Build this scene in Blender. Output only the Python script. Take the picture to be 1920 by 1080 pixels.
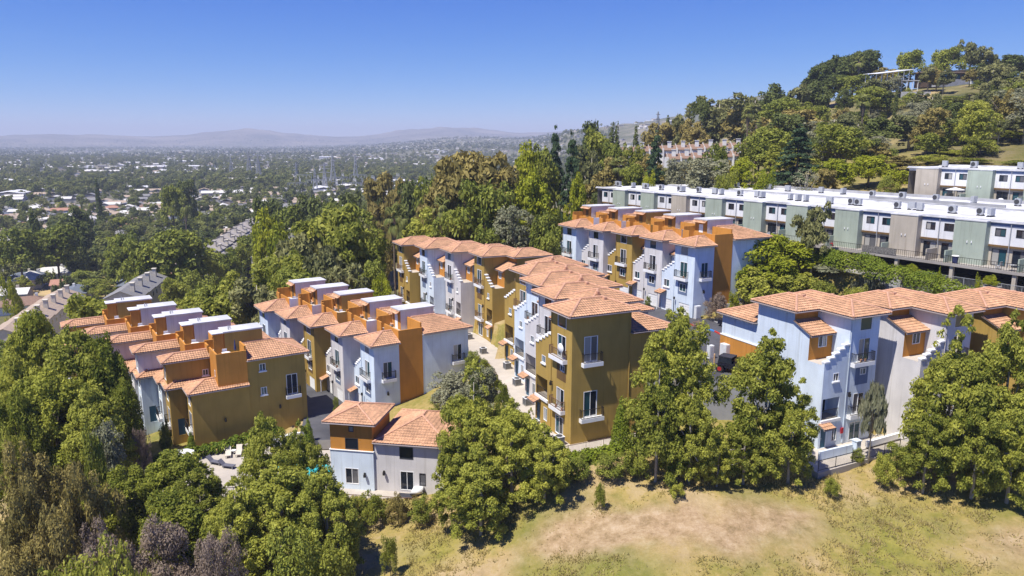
import bpy, bmesh, math, random
import numpy as np
from mathutils import Vector
random.seed(7); RNG = np.random.default_rng(11)
for o in list(bpy.data.objects): bpy.data.objects.remove(o)
scene = bpy.context.scene; COL = scene.collection
R = math.radians

# ------------------------------------------------------------------ camera, sky, sun, exposure
PITCH = math.atan(275 / 1400)
cam_d = bpy.data.cameras.new('camera'); cam = bpy.data.objects.new('camera', cam_d); COL.objects.link(cam)
cam_d.sensor_width = 36; cam_d.lens = 36 * 1400 / 1920; cam_d.clip_start = 1; cam_d.clip_end = 60000
cam.location = (0, 0, 0); cam.rotation_euler = (math.pi / 2 - PITCH, 0, 0); scene.camera = cam
SUN_AZ_LEFT, SUN_EL = 51.0, 63.5            # sun stands behind the camera, 51 degrees to its left
sx, sy = -math.sin(R(SUN_AZ_LEFT)), -math.cos(R(SUN_AZ_LEFT))
world = bpy.data.worlds.new('World'); scene.world = world; world.use_nodes = True
nt = world.node_tree; nt.nodes.clear()
sky = nt.nodes.new('ShaderNodeTexSky'); sky.sky_type = 'NISHITA'; sky.sun_disc = False
sky.sun_elevation = R(SUN_EL); sky.sun_rotation = math.atan2(sx, sy)
sky.altitude = 6000; sky.air_density = 1.0; sky.dust_density = 0.0; sky.ozone_density = 1.0
# clear, deep-blue afternoon sky: one contrast curve per colour channel over the whole dome
sep = nt.nodes.new('ShaderNodeSeparateColor'); com = nt.nodes.new('ShaderNodeCombineColor'); nt.links.new(sky.outputs[0], sep.inputs[0])
for ch, (white, pw, top) in enumerate(((6.3, 1.85, 0.31), (7.8, 1.1, 0.345), (7.6, 0.38, 0.42))):
    d = nt.nodes.new('ShaderNodeMath'); d.operation = 'DIVIDE'; d.inputs[1].default_value = white; nt.links.new(sep.outputs[ch], d.inputs[0])
    e = nt.nodes.new('ShaderNodeMath'); e.operation = 'POWER'; e.inputs[1].default_value = pw; nt.links.new(d.outputs[0], e.inputs[0])
    g = nt.nodes.new('ShaderNodeMath'); g.operation = 'MULTIPLY'; g.inputs[1].default_value = top * 10; nt.links.new(e.outputs[0], g.inputs[0]); nt.links.new(g.outputs[0], com.inputs[ch])
bg = nt.nodes.new('ShaderNodeBackground'); bg.inputs['Strength'].default_value = 0.145
wo = nt.nodes.new('ShaderNodeOutputWorld'); nt.links.new(com.outputs[0], bg.inputs['Color']); nt.links.new(bg.outputs[0], wo.inputs['Surface'])
sun_d = bpy.data.lights.new('sun', 'SUN'); sun = bpy.data.objects.new('sun', sun_d); COL.objects.link(sun)
sun_d.energy = 4.7; sun_d.angle = R(0.5); sun_d.color = (1.0, 0.95, 0.86)
ce = math.cos(R(SUN_EL)); sdir = Vector((sx * ce, sy * ce, math.sin(R(SUN_EL))))
sun.rotation_euler = sdir.to_track_quat('Z', 'Y').to_euler(); sun.location = (-40, -30, 80)
scene.view_settings.view_transform = 'Standard'; scene.view_settings.look = 'None'
scene.view_settings.exposure = 0.66; scene.view_settings.gamma = 1.0
scene.cycles.max_bounces = 6; scene.cycles.diffuse_bounces = 3; scene.cycles.transparent_max_bounces = 6
scene.cycles.volume_bounces = 0; scene.cycles.use_denoising = True

# ------------------------------------------------------------------ pixel <-> place helpers
cP, sP = math.cos(PITCH), math.sin(PITCH)
def ray(u, v):
    a = (u - 960) / 1400; b = (540 - v) / 1400
    return np.array([a, cP + sP * b, -sP + cP * b])
def at_z(u, v, z): r = ray(u, v); return r * (z / r[2])
def at_y(u, v, y): r = ray(u, v); return r * (y / r[1])
def proj(x, y, z):
    d = cP * y - sP * z
    return 960 + 1400 * x / d, 540 - 1400 * (sP * y + cP * z) / d
def axes(phi):
    t = R(phi); return np.array([math.cos(t), math.sin(t), 0]), np.array([-math.sin(t), math.cos(t), 0])

# ------------------------------------------------------------------ materials
MATS = {}
def _nodes(name):
    m = bpy.data.materials.new(name); m.use_nodes = True
    n = m.node_tree.nodes; l = m.node_tree.links
    return m, n, l, n['Principled BSDF']
def mat(name, col, rough=0.8, var=0.12, scale=1.5, bump=0.0, bscale=20, metal=0.0, spec=0.3, var2=0.0, scale2=0.15):
    if name in MATS: return MATS[name]
    m, n, l, p = _nodes(name)
    p.inputs['Roughness'].default_value = rough; p.inputs['Metallic'].default_value = metal
    p.inputs['Specular IOR Level'].default_value = spec
    tc = n.new('ShaderNodeTexCoord')
    nz = n.new('ShaderNodeTexNoise'); nz.inputs['Scale'].default_value = scale; nz.inputs['Detail'].default_value = 6; nz.inputs['Roughness'].default_value = 0.65
    l.new(tc.outputs['Object'], nz.inputs['Vector'])
    r = n.new('ShaderNodeValToRGB'); c = np.array(col)
    r.color_ramp.elements[0].position = 0.3; r.color_ramp.elements[1].position = 0.72
    r.color_ramp.elements[0].color = (*(c * (1 - var)), 1); r.color_ramp.elements[1].color = (*np.minimum(c * (1 + var), 0.95), 1)
    l.new(nz.outputs['Fac'], r.inputs['Fac']); out = r.outputs['Color']
    if var2:
        n2 = n.new('ShaderNodeTexNoise'); n2.inputs['Scale'].default_value = scale2; n2.inputs['Detail'].default_value = 4
        l.new(tc.outputs['Object'], n2.inputs['Vector'])
        mx = n.new('ShaderNodeMix'); mx.data_type = 'RGBA'; mx.blend_type = 'MULTIPLY'; mx.inputs['Factor'].default_value = 1
        r2 = n.new('ShaderNodeValToRGB'); r2.color_ramp.elements[0].position = 0.35; r2.color_ramp.elements[1].position = 0.65
        r2.color_ramp.elements[0].color = (1 - var2,) * 3 + (1,); r2.color_ramp.elements[1].color = (1, 1, 1, 1)
        l.new(n2.outputs['Fac'], r2.inputs['Fac']); l.new(out, mx.inputs['A']); l.new(r2.outputs['Color'], mx.inputs['B']); out = mx.outputs['Result']
    l.new(out, p.inputs['Base Color'])
    if bump:
        b = n.new('ShaderNodeBump'); b.inputs['Strength'].default_value = bump; b.inputs['Distance'].default_value = 0.05
        n3 = n.new('ShaderNodeTexNoise'); n3.inputs['Scale'].default_value = bscale; n3.inputs['Detail'].default_value = 4
        l.new(tc.outputs['Object'], n3.inputs['Vector']); l.new(n3.outputs['Fac'], b.inputs['Height']); l.new(b.outputs['Normal'], p.inputs['Normal'])
    MATS[name] = m; return m
def stucco(name, col):
    """painted stucco: fine grain and faint vertical weather streaks"""
    if name in MATS: return MATS[name]
    m, n, l, p = _nodes(name); p.inputs['Roughness'].default_value = 0.9; p.inputs['Specular IOR Level'].default_value = 0.15
    tc = n.new('ShaderNodeTexCoord'); mp = n.new('ShaderNodeMapping'); mp.inputs['Scale'].default_value = (0.8, 0.8, 0.25)
    l.new(tc.outputs['Object'], mp.inputs['Vector'])
    a = n.new('ShaderNodeTexNoise'); a.inputs['Scale'].default_value = 1.0; a.inputs['Detail'].default_value = 5; l.new(mp.outputs[0], a.inputs['Vector'])
    b = n.new('ShaderNodeTexNoise'); b.inputs['Scale'].default_value = 0.5; b.inputs['Detail'].default_value = 6; l.new(tc.outputs['Object'], b.inputs['Vector'])
    add = n.new('ShaderNodeMath'); add.operation = 'ADD'; l.new(a.outputs['Fac'], add.inputs[0]); l.new(b.outputs['Fac'], add.inputs[1])
    r = n.new('ShaderNodeValToRGB'); c = np.array(col)
    r.color_ramp.elements[0].position = 0.38; r.color_ramp.elements[1].position = 0.62
    r.color_ramp.elements[0].color = (*(c * 0.87), 1); r.color_ramp.elements[1].color = (*np.minimum(c * 1.04, 0.9), 1)
    hf = n.new('ShaderNodeMath'); hf.operation = 'MULTIPLY'; hf.inputs[1].default_value = 0.5
    mp2 = n.new('ShaderNodeMapping'); mp2.inputs['Scale'].default_value = (3.5, 3.5, 0.12); l.new(tc.outputs['Object'], mp2.inputs['Vector'])
    st = n.new('ShaderNodeTexNoise'); st.inputs['Scale'].default_value = 1.0; st.inputs['Detail'].default_value = 3; l.new(mp2.outputs[0], st.inputs['Vector'])
    sr = n.new('ShaderNodeValToRGB'); sr.color_ramp.elements[0].position = 0.28; sr.color_ramp.elements[1].position = 0.46; sr.color_ramp.elements[0].color = (0.84, 0.83, 0.81, 1); l.new(st.outputs['Fac'], sr.inputs['Fac'])
    ml = n.new('ShaderNodeMix'); ml.data_type = 'RGBA'; ml.blend_type = 'MULTIPLY'; ml.inputs['Factor'].default_value = 1.0; l.new(r.outputs['Color'], ml.inputs['A']); l.new(sr.outputs['Color'], ml.inputs['B'])
    l.new(add.outputs[0], hf.inputs[0]); l.new(hf.outputs[0], r.inputs['Fac']); l.new(ml.outputs['Result'], p.inputs['Base Color'])
    bp = n.new('ShaderNodeBump'); bp.inputs['Strength'].default_value = 0.35; bp.inputs['Distance'].default_value = 0.02
    f = n.new('ShaderNodeTexNoise'); f.inputs['Scale'].default_value = 9; f.inputs['Detail'].default_value = 5; l.new(tc.outputs['Object'], f.inputs['Vector'])
    l.new(f.outputs['Fac'], bp.inputs['Height']); l.new(bp.outputs['Normal'], p.inputs['Normal'])
    MATS[name] = m; return m
def glass(name, col, rough=0.04):
    if name in MATS: return MATS[name]
    m, n, l, p = _nodes(name); p.inputs['Base Color'].default_value = (*col, 1); p.inputs['Roughness'].default_value = rough
    p.inputs['Specular IOR Level'].default_value = 0.6; MATS[name] = m; return m
def leafmat(name, c0, c1, trans=0.28, yellow=0.0):
    """foliage: colour runs between two greens by the tint stored on each leaf and by the individual plant"""
    if name in MATS: return MATS[name]
    m, n, l, p = _nodes(name); p.inputs['Roughness'].default_value = 0.62; p.inputs['Specular IOR Level'].default_value = 0.15
    at = n.new('ShaderNodeAttribute'); at.attribute_name = 'tint'
    oi = n.new('ShaderNodeObjectInfo')
    ad = n.new('ShaderNodeMath'); ad.operation = 'MULTIPLY_ADD'; ad.inputs[1].default_value = 0.35; l.new(oi.outputs['Random'], ad.inputs[0]); 
    mu = n.new('ShaderNodeMath'); mu.operation = 'MULTIPLY_ADD'; mu.inputs[1].default_value = 0.75; mu.inputs[2].default_value = -0.05; l.new(at.outputs['Fac'], mu.inputs[0])
    l.new(mu.outputs[0], ad.inputs[2])
    r = n.new('ShaderNodeValToRGB'); r.color_ramp.elements[0].color = (*c0, 1); r.color_ramp.elements[1].color = (*c1, 1)
    l.new(ad.outputs[0], r.inputs['Fac']); l.new(r.outputs['Color'], p.inputs['Base Color'])
    t = n.new('ShaderNodeBsdfTranslucent'); l.new(r.outputs['Color'], t.inputs['Color'])
    mx = n.new('ShaderNodeMixShader'); mx.inputs[0].default_value = trans
    l.new(p.outputs[0], mx.inputs[1]); l.new(t.outputs[0], mx.inputs[2]); l.new(mx.outputs[0], n['Material Output'].inputs['Surface'])
    MATS[name] = m; return m
BLUE = stucco('pale_blue_stucco', (0.65, 0.735, 0.83)); LAV = stucco('lavender_stucco', (0.63, 0.605, 0.60))
OCHRE = stucco('ochre_stucco', (0.42, 0.28, 0.075)); ORANGE = stucco('orange_stucco', (0.54, 0.24, 0.05))
COLS = {'blue': BLUE, 'lav': LAV, 'ochre': OCHRE}
WHITE = mat('white_paint', (0.78, 0.78, 0.78), 0.6, 0.05); TILE = mat('terracotta_tile', (0.54, 0.305, 0.175), 0.85, 0.36, 2.6, var2=0.28, scale2=0.45)
RIDGE = mat('ridge_tile', (0.50, 0.28, 0.18), 0.85, 0.3, 3.0); GUTTER = mat('gutter_metal', (0.30, 0.25, 0.24), 0.6, 0.1)
IRON = mat('black_iron', (0.025, 0.022, 0.022), 0.5, 0.1); BROWNRAIL = mat('brown_rail', (0.16, 0.09, 0.06), 0.6, 0.1)
G_DARK = glass('dark_glass', (0.015, 0.02, 0.03)); G_TEAL = glass('teal_glass', (0.02, 0.07, 0.09)); G_CURT = glass('curtained_glass', (0.12, 0.12, 0.13), 0.15)
G_BLIND = glass('blinds_behind_glass', (0.34, 0.33, 0.31), 0.2); GLASSES = [G_DARK, G_TEAL, G_CURT, G_DARK, G_TEAL, G_BLIND, G_DARK]
TEALDOOR = mat('teal_door', (0.03, 0.10, 0.16), 0.5); PANELB = stucco('slate_blue_panel_and_shade', (0.16, 0.21, 0.33)); PANELO = stucco('brown_panel', (0.17, 0.10, 0.04))
CONC = mat('concrete', (0.36, 0.33, 0.30), 0.9, 0.12, 0.8, 0.2, 12, var2=0.2); PALECONC = mat('pale_concrete', (0.47, 0.42, 0.36), 0.9, 0.10, 0.7, 0.2, 12, var2=0.15)
ASPH = mat('asphalt', (0.085, 0.085, 0.095), 0.9, 0.2, 0.5, 0.3, 30, var2=0.3); GREYW = mat('grey_wall', (0.40, 0.40, 0.41), 0.9, 0.12, 0.6, var2=0.2, scale2=0.3)
ROOFW = mat('white_roof', (0.66, 0.66, 0.67), 0.8, 0.12, 0.5, var2=0.3, scale2=0.25); METAL = mat('grey_metal', (0.42, 0.43, 0.44), 0.5, 0.15, 3, metal=0.3)
DARKMETAL = mat('dark_metal', (0.05, 0.05, 0.055), 0.5, 0.2, 3); BARK = mat('bark', (0.13, 0.10, 0.075), 0.95, 0.35, 3, 0.4, 8); PALEBARK = mat('pale_bark', (0.36, 0.32, 0.27), 0.9, 0.3, 2, 0.3, 8)

# ------------------------------------------------------------------ mesh builder
class MB:
    def __init__(s): s.v = []; s.f = []
    def face(s, pts):
        k = len(s.v); s.v.extend([tuple(map(float, q)) for q in pts]); s.f.append(tuple(range(k, k + len(pts)))); return s
    def box(s, x0, x1, y0, y1, z0, z1):
        k = len(s.v)
        s.v += [(x0, y0, z0), (x1, y0, z0), (x1, y1, z0), (x0, y1, z0), (x0, y0, z1), (x1, y0, z1), (x1, y1, z1), (x0, y1, z1)]
        s.f += [tuple(k + i for i in q) for q in ((0, 3, 2, 1), (4, 5, 6, 7), (0, 1, 5, 4), (1, 2, 6, 5), (2, 3, 7, 6), (3, 0, 4, 7))]; return s
    def prism(s, poly, z0, z1):
        a = sum(poly[i][0] * poly[(i + 1) % len(poly)][1] - poly[(i + 1) % len(poly)][0] * poly[i][1] for i in range(len(poly)))
        if a < 0: poly = poly[::-1]
        n = len(poly); k = len(s.v)
        f0 = (lambda i: z0[i]) if hasattr(z0, '__len__') else (lambda i: z0); f1 = (lambda i: z1[i]) if hasattr(z1, '__len__') else (lambda i: z1)
        s.v += [(x, y, f0(i)) for i, (x, y) in enumerate(poly)] + [(x, y, f1(i)) for i, (x, y) in enumerate(poly)]
        s.f.append(tuple(k + i for i in range(n))[::-1]); s.f.append(tuple(k + n + i for i in range(n)))
        for i in range(n): j = (i + 1) % n; s.f.append((k + i, k + j, k + n + j, k + n + i))
        return s
    def tube(s, pts, rad, n=6, cap=True):
        pts = [Vector(p) for p in pts]; rad = rad if hasattr(rad, '__len__') else [rad] * len(pts); k = len(s.v)
        for i, p in enumerate(pts):
            d = (pts[min(i + 1, len(pts) - 1)] - pts[max(i - 1, 0)]).normalized()
            x = d.orthogonal().normalized(); y = d.cross(x)
            for j in range(n):
                t = 2 * math.pi * j / n; q = p + (x * math.cos(t) + y * math.sin(t)) * rad[i]; s.v.append(tuple(q))
        for i in range(len(pts) - 1):
            for j in range(n): s.f.append((k + i * n + j, k + i * n + (j + 1) % n, k + (i + 1) * n + (j + 1) % n, k + (i + 1) * n + j))
        if cap: s.f.append(tuple(k + j for j in range(n))[::-1]); s.f.append(tuple(k + (len(pts) - 1) * n + j for j in range(n)))
        return s
    def bar(s, p, q, w):
        return s.tube([p, q], w * 0.7, 4)
    def wall(s, P, U, V, N, w, h, holes=(), depth=0.12):
        """rectangular wall with real openings: holes = (u0,u1,v0,v1); N points into the building"""
        P, U, V, N = (np.array(q, float) for q in (P, U, V, N))
        us = sorted({0, w, *[q for ho in holes for q in ho[:2]]}); vs = sorted({0, h, *[q for ho in holes for q in ho[2:4]]})
        for i in range(len(us) - 1):
            for j in range(len(vs) - 1):
                um, vm = (us[i] + us[i + 1]) / 2, (vs[j] + vs[j + 1]) / 2
                if any(a < um < b and c < vm < d for a, b, c, d in [ho[:4] for ho in holes]): continue
                s.face([P + U * us[i] + V * vs[j], P + U * us[i + 1] + V * vs[j], P + U * us[i + 1] + V * vs[j + 1], P + U * us[i] + V * vs[j + 1]])
        for ho in holes:
            a, b, c, d = ho[:4]; dp = ho[4] if len(ho) > 4 else depth
            q = [P + U * a + V * c, P + U * b + V * c, P + U * b + V * d, P + U * a + V * d]
            for i in range(4): s.face([q[i], q[(i + 1) % 4], q[(i + 1) % 4] + N * dp, q[i] + N * dp])
        return s
    def build(s, name, m, parent=None, xf=None, flip=False, smooth=False):
        v = [xf(p) for p in s.v] if xf else s.v
        f = [q[::-1] for q in s.f] if flip else s.f
        me = bpy.data.meshes.new(name); me.from_pydata(v, [], f)
        if smooth: me.polygons.foreach_set('use_smooth', [True] * len(me.polygons))
        if m: me.materials.append(m)
        o = bpy.data.objects.new(name, me); COL.objects.link(o); o.parent = parent; return o
def tag(o, label=None, cat=None, group=None, kind=None):
    for k, q in (('label', label), ('category', cat), ('group', group), ('kind', kind)):
        if q: o[k] = q
    return o
def empty(name, loc, rz=0.0):
    o = bpy.data.objects.new(name, None); COL.objects.link(o); o.location = tuple(map(float, loc)); o.rotation_euler = (0, 0, rz); o.empty_display_size = 0.5; return o
def copy_tree(o, parent=None):
    c = o.copy(); COL.objects.link(c); c.parent = parent
    for ch in list(o.children): copy_tree(ch, c)
    return c
ORD = 'first second third fourth fifth sixth seventh eighth ninth tenth eleventh twelfth thirteenth fourteenth fifteenth sixteenth seventeenth eighteenth nineteenth twentieth'.split()
def ordinal(i):
    if i < 20: return ORD[i]
    tens = {2: 'twenty', 3: 'thirty', 4: 'forty', 5: 'fifty', 6: 'sixty', 7: 'seventy', 8: 'eighty', 9: 'ninety'}[(i + 1) // 10]
    k = (i + 1) % 10
    return (tens[:-1] + 'ieth') if k == 0 else tens + '-' + ORD[k - 1]

# ------------------------------------------------------------------ terrain
def ab(O, phi, a, b):
    B, A = axes(phi); return (O[0] + A[0] * a + B[0] * b, O[1] + A[1] * a + B[1] * b)
O1 = (-37.9, 84.1, -29.3); O2 = (-17.6, 91.6, -25.5); O3 = (6.0, 72.1, -17.0); O4 = (25.9, 104.5, -14.6); O5 = (33.4, 71.3, -17.0); O6 = (62.3, 95.0, -10.0); O7 = (73.5, 137.0, -4.6)
PADS = []   # (polygon, z): level ground that the hillside is cut down to
def pad(poly, z): PADS.append((np.array(poly), z)); return poly
WALK3 = pad([ab(O3, 25, *q) for q in ((-2.4, -3.8), (-2.4, 12), (0.5, 12), (0.5, 0.3), (30, 7.5), (33, 3.2), (21, 0.6), (10, -2.2), (3, -3.8))], -30.55)
WALK3B = pad([ab(O3, 25, *q) for q in ((33, 2.5), (33.5, 9), (48, 10), (72, 5), (71, -1), (52, 3), (44, 5), (40, 3))], -31.5)
DRIVE4 = pad([(14.5, 75.8), (26.2, 75.8), (60, 90), (58, 104), (36, 107.5), (27, 104), (12, 136), (1, 134), (4, 104)], -24.95)
DRIVE1 = pad([(-25.6, 84), (-14, 85.5), (-16.5, 92), (-44, 122), (-53, 118), (-27, 92)], -35.15)
POOLD = pad([(-42, 79), (-27.5, 90.5), (-25.6, 84), (-14, 85.4), (-8, 74), (-12, 71.6), (-20, 71.6), (-31, 71.5), (-40, 74.5)], -36.45)
WALK5 = pad([ab(O5, 25, *q) for q in ((-3.6, -7), (-3.2, 7), (0.8, 7), (0.8, -3.5), (-1.0, -7))], -30.4)
CARP = pad([ab(O6, 31, *q) for q in ((-20, -4.0), (-20, 15), (46, 15), (46, -4.0))], -18.7)
CTRL = np.array([
 # complex
 (-38, 82, -36.4), (-30, 88, -36.3), (-48, 95, -36.5), (-58, 108, -37.5), (-64, 118, -39), (-26, 92, -35.3), (-36, 108, -35.3), (-20, 88, -35.4), (-46, 122, -36),
 (-12, 96, -33.5), (-22, 112, -33.5), (-34, 128, -35), (-5, 84, -31.5), (-10, 82, -33.4), (-16, 75, -36.6), (-8, 73, -36.3), (-24, 74, -36.6), (-33, 73, -36.8),
 (2, 75, -30.7), (-4, 92, -30.8), (-10, 104, -31.3), (-14, 118, -31.6), (-24, 134, -33), (-16, 140, -31), (6, 69, -30.7), (14, 72, -30.6), (1, 69, -31.8), (-3, 74, -33.2),
 (20, 74, -30.6), (26, 72, -30.6), (33, 69.5, -30.5), (40, 68, -30.3), (50, 70, -29.5), (60, 74, -28.5), (75, 80, -26),
 (18, 80, -25.2), (10, 100, -25.2), (4, 125, -25.5), (20, 95, -25.1), (30, 100, -25.1), (24, 118, -25), (12, 140, -25.5), (45, 95, -25), (56, 92, -25),
 (44, 104, -23.0), (38, 112, -21.5), (46.5, 107.7, -19.0), (50, 101.5, -19.4), (53.7, 95.7, -19.9), (57, 90.5, -20.6), (62, 84, -21), (36, 122, -20), (41, 118, -19), (49, 96, -22.5), (53, 90, -23), (68, 88, -19.5),
 # foreground bank
 (12, 52, -33.6), (15, 62, -31.4), (22, 52, -33.2), (28, 62, -31.4), (36, 56, -32.4), (45, 50, -33), (34, 48, -34.2), (2, 56, -35.4), (5, 63, -33.0), (-4, 62, -36.2), (-8, 66, -36.9),
 (0, 44, -38.5), (20, 40, -37), (45, 38, -36.5), (-20, 60, -39), (-20, 66, -37.8), (-40, 66, -40), (-35, 72, -37.6), (-50, 75, -39.5), (-50, 85, -38), (-60, 95, -40), (-40, 50, -44), (-70, 70, -46), (-20, 45, -42), (0, 25, -44), (60, 55, -31), (80, 60, -28), (60, 30, -38), (-60, 30, -50),
 # slope to the valley
 (-80, 100, -45), (-75, 125, -44), (-60, 145, -43), (-90, 150, -50), (-40, 160, -40), (-50, 190, -48), (-30, 180, -41), (-10, 165, -33), (-20, 210, -46), (-60, 240, -54), (-110, 200, -55), (-110, 130, -52), (-150, 250, -57), (-90, 300, -55), (-200, 350, -57), (-60, 380, -48), (-20, 300, -46), (-300, 300, -58), (-250, 150, -58), (-160, 90, -56), (-130, 50, -56),
 # hill on the right
 (0, 148, -27), (18, 170, -21), (30, 180, -18), (26, 150, -20), (20, 200, -24), (0, 230, -36), (27, 240, -22), (10, 300, -38), (40, 330, -28),
 (60, 130, -18.6), (50, 160, -14.5), (45, 185, -13), (75, 115, -18.5), (90, 110, -16), (70, 150, -12), (85, 140, -10.6), (100, 135, -10.5), (110, 120, -12), (95, 165, -6.5), (75, 180, -8), (60, 205, -9), (67, 250, -9), (90, 230, -5), (120, 190, -1),
 (143, 250, 9), (115, 240, 2), (163, 300, 20), (130, 300, 12), (105, 300, 3), (180, 260, 14), (200, 320, 24), (170, 200, 4), (150, 150, -5), (80, 320, -5), (60, 380, -18), (110, 400, 8), (150, 380, 18), (200, 450, 20), (130, 500, -10), (60, 480, -35), (0, 420, -48), (260, 300, 22), (260, 200, 8), (220, 120, -6), (140, 90, -16), (120, 60, -24),
 (300, 450, 20), (350, 300, 20), (350, 100, 0), (200, 30, -24), (100, 20, -34), (200, 600, -20), (350, 650, 0), (0, 600, -54), (100, 700, -50), (-150, 500, -57), (-400, 600, -58), (-400, 100, -58), (-100, 0, -56), (0, -20, -48), (100, -20, -42), (250, -20, -24), (0, 900, -56), (500, 900, -30), (-300, 900, -58)], float)
_d = np.hypot(CTRL[:, None, 0] - CTRL[None, :, 0], CTRL[:, None, 1] - CTRL[None, :, 1])
_n = len(CTRL); _M = np.zeros((_n + 3, _n + 3)); _M[:_n, :_n] = _d - np.eye(_n) * 0.6; _M[:_n, _n] = 1; _M[:_n, _n + 1:] = CTRL[:, :2]; _M[_n, :_n] = 1; _M[_n + 1:, :_n] = CTRL[:, :2].T
_W = np.linalg.solve(_M, np.concatenate([CTRL[:, 2], [0, 0, 0]]))
def vnoise(x, y, seed=0):
    """smooth value noise"""
    xi, yi = np.floor(x), np.floor(y); fx, fy = x - xi, y - yi; fx = fx * fx * (3 - 2 * fx); fy = fy * fy * (3 - 2 * fy)
    def hsh(a, b): q = np.sin(a * 127.1 + b * 311.7 + seed * 74.7) * 43758.5453; return q - np.floor(q)
    return (hsh(xi, yi) * (1 - fx) + hsh(xi + 1, yi) * fx) * (1 - fy) + (hsh(xi, yi + 1) * (1 - fx) + hsh(xi + 1, yi + 1) * fx) * fy
def fbm(x, y, o=4, seed=0): return sum(vnoise(x * 2 ** i, y * 2 ** i, seed + i) * 0.5 ** i for i in range(o)) / 2 + 0
def inpoly(px, py, poly):
    c = np.zeros(px.shape, bool); n = len(poly); j = n - 1
    for i in range(n):
        xi, yi = poly[i]; xj, yj = poly[j]
        c ^= ((yi > py) != (yj > py)) & (px < (xj - xi) * (py - yi) / ((yj - yi) or 1e-9) + xi); j = i
    return c
def height(X, Y, pads=True):
    X = np.atleast_1d(np.asarray(X, float)); Y = np.atleast_1d(np.asarray(Y, float)); r = np.hypot(X, Y)
    near = np.full(X.shape, -58.0); k = r < 1100
    if k.any():
        x, y = X[k], Y[k]; z = np.full(x.shape, _W[_n]) + _W[_n + 1] * x + _W[_n + 2] * y
        for i in range(_n): z += _W[i] * np.hypot(x - CTRL[i, 0], y - CTRL[i, 1])
        near[k] = z + (fbm(x / 9, y / 9, 3, 3) - 0.45) * 0.9 + np.where(y < 80, (fbm(x / 2.1, y / 2.1, 3, 9) - 0.44) * 0.6, 0)
    az = X / np.maximum(Y, 1)
    far = np.full(X.shape, -58.0) + 3 * (fbm(X / 700, Y / 700, 3, 5) - 0.5)
    # low hills with houses, four kilometres out, and the mountains behind them
    far += np.exp(-((az + 0.04) / 0.13) ** 2) * np.clip((r - 2200) / 2600, 0, 1) * 78 * (0.65 + 0.7 * fbm(X / 500, Y / 500, 4, 8))
    ridge = 0.55 + 0.9 * fbm(X / 420, Y / 420, 5, 12)
    far += np.clip((r - 8200) / 2200, 0, 1) * (56 + (34 + 112 * np.exp(-((az + 0.35) / 0.085) ** 2) + 92 * np.exp(-((az + 0.10) / 0.075) ** 2) + 46 * np.exp(-((az + 0.60) / 0.12) ** 2)) * ridge)
    far += np.clip((r - 1500) / 1100, 0, 1) * np.clip((az - 0.01) / 0.06, 0, 1) * (62 + np.clip((az - 0.05) / 0.25, 0, 1.1) * 118) * (0.72 + 0.5 * fbm(X / 260, Y / 260, 5, 21))
    w = np.clip((r - 560) / 500, 0, 1); w = w * w * (3 - 2 * w)
    w = np.where(az > 0.1, np.clip((r - 700) / 380, 0, 1), w)
    z = near * (1 - w) + far * w
    if pads:
        for poly, pz in PADS:
            ins = inpoly(X, Y, poly); z = np.where(ins, np.minimum(z, pz - 0.25), z)
            cx, cy = poly.mean(0); big = inpoly(cx + (X - cx) / 1.06, cy + (Y - cy) / 1.06, poly) & ~ins
            z = np.where(big, np.minimum(z, pz - 0.15), z)
    return z
def gz(x, y): return float(height([x], [y])[0])
rows = list(np.arange(22, 40, 2.0)) + list(np.arange(40, 150, 0.8)) + list(np.arange(150, 320, 2.5))
while rows[-1] < 15500: rows.append(rows[-1] * 1.028)
rr = np.array(rows); aa = np.radians(np.linspace(-64, 64, 420))
GR, GA = np.meshgrid(rr, aa, indexing='ij'); GX = GR * np.sin(GA); GY = GR * np.cos(GA)
GZ = height(GX.ravel(), GY.ravel()).reshape(GX.shape)
me = bpy.data.meshes.new('ground'); nr, na = GX.shape
V = np.stack([GX, GY, GZ], -1).reshape(-1, 3); idx = np.arange(nr * na).reshape(nr, na)
F = np.stack([idx[:-1, :-1], idx[1:, :-1], idx[1:, 1:], idx[:-1, 1:]], -1).reshape(-1, 4)
me.from_pydata(V.tolist(), [], F[:, ::-1].tolist()); me.polygons.foreach_set('use_smooth', [True] * len(me.polygons))
# ground material: dry straw and green grass patches, bare tan soil, darker scrub; far mountains bare tan
m, n, l, p = _nodes('hillside_ground'); p.inputs['Roughness'].default_value = 0.95; p.inputs['Specular IOR Level'].default_value = 0.1
tc = n.new('ShaderNodeTexCoord')
def nz(scale, det=6, rough=0.6):
    q = n.new('ShaderNodeTexNoise'); q.inputs['Scale'].default_value = scale; q.inputs['Detail'].default_value = det; q.inputs['Roughness'].default_value = rough; l.new(tc.outputs['Object'], q.inputs['Vector']); return q.outputs['Fac']
def ramp(f, pts):
    q = n.new('ShaderNodeValToRGB'); e = q.color_ramp.elements
    e[0].position, e[0].color = pts[0][0], (*pts[0][1], 1); e[1].position, e[1].color = pts[-1][0], (*pts[-1][1], 1)
    for po, c in pts[1:-1]: k = e.new(po); k.color = (*c, 1)
    l.new(f, q.inputs['Fac']); return q.outputs['Color']
def mixc(f, a, b):
    q = n.new('ShaderNodeMix'); q.data_type = 'RGBA'
    if isinstance(f, float): q.inputs['Factor'].default_value = f
    else: l.new(f, q.inputs['Factor'])
    l.new(a, q.inputs['A']); l.new(b, q.inputs['B']); return q.outputs['Result']
grass = ramp(nz(0.085, 9, 0.72), [(0.36, (0.11, 0.125, 0.022)), (0.46, (0.21, 0.18, 0.04)), (0.53, (0.34, 0.245, 0.085)), (0.58, (0.38, 0.275, 0.15)), (0.70, (0.46, 0.34, 0.22))])
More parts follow.
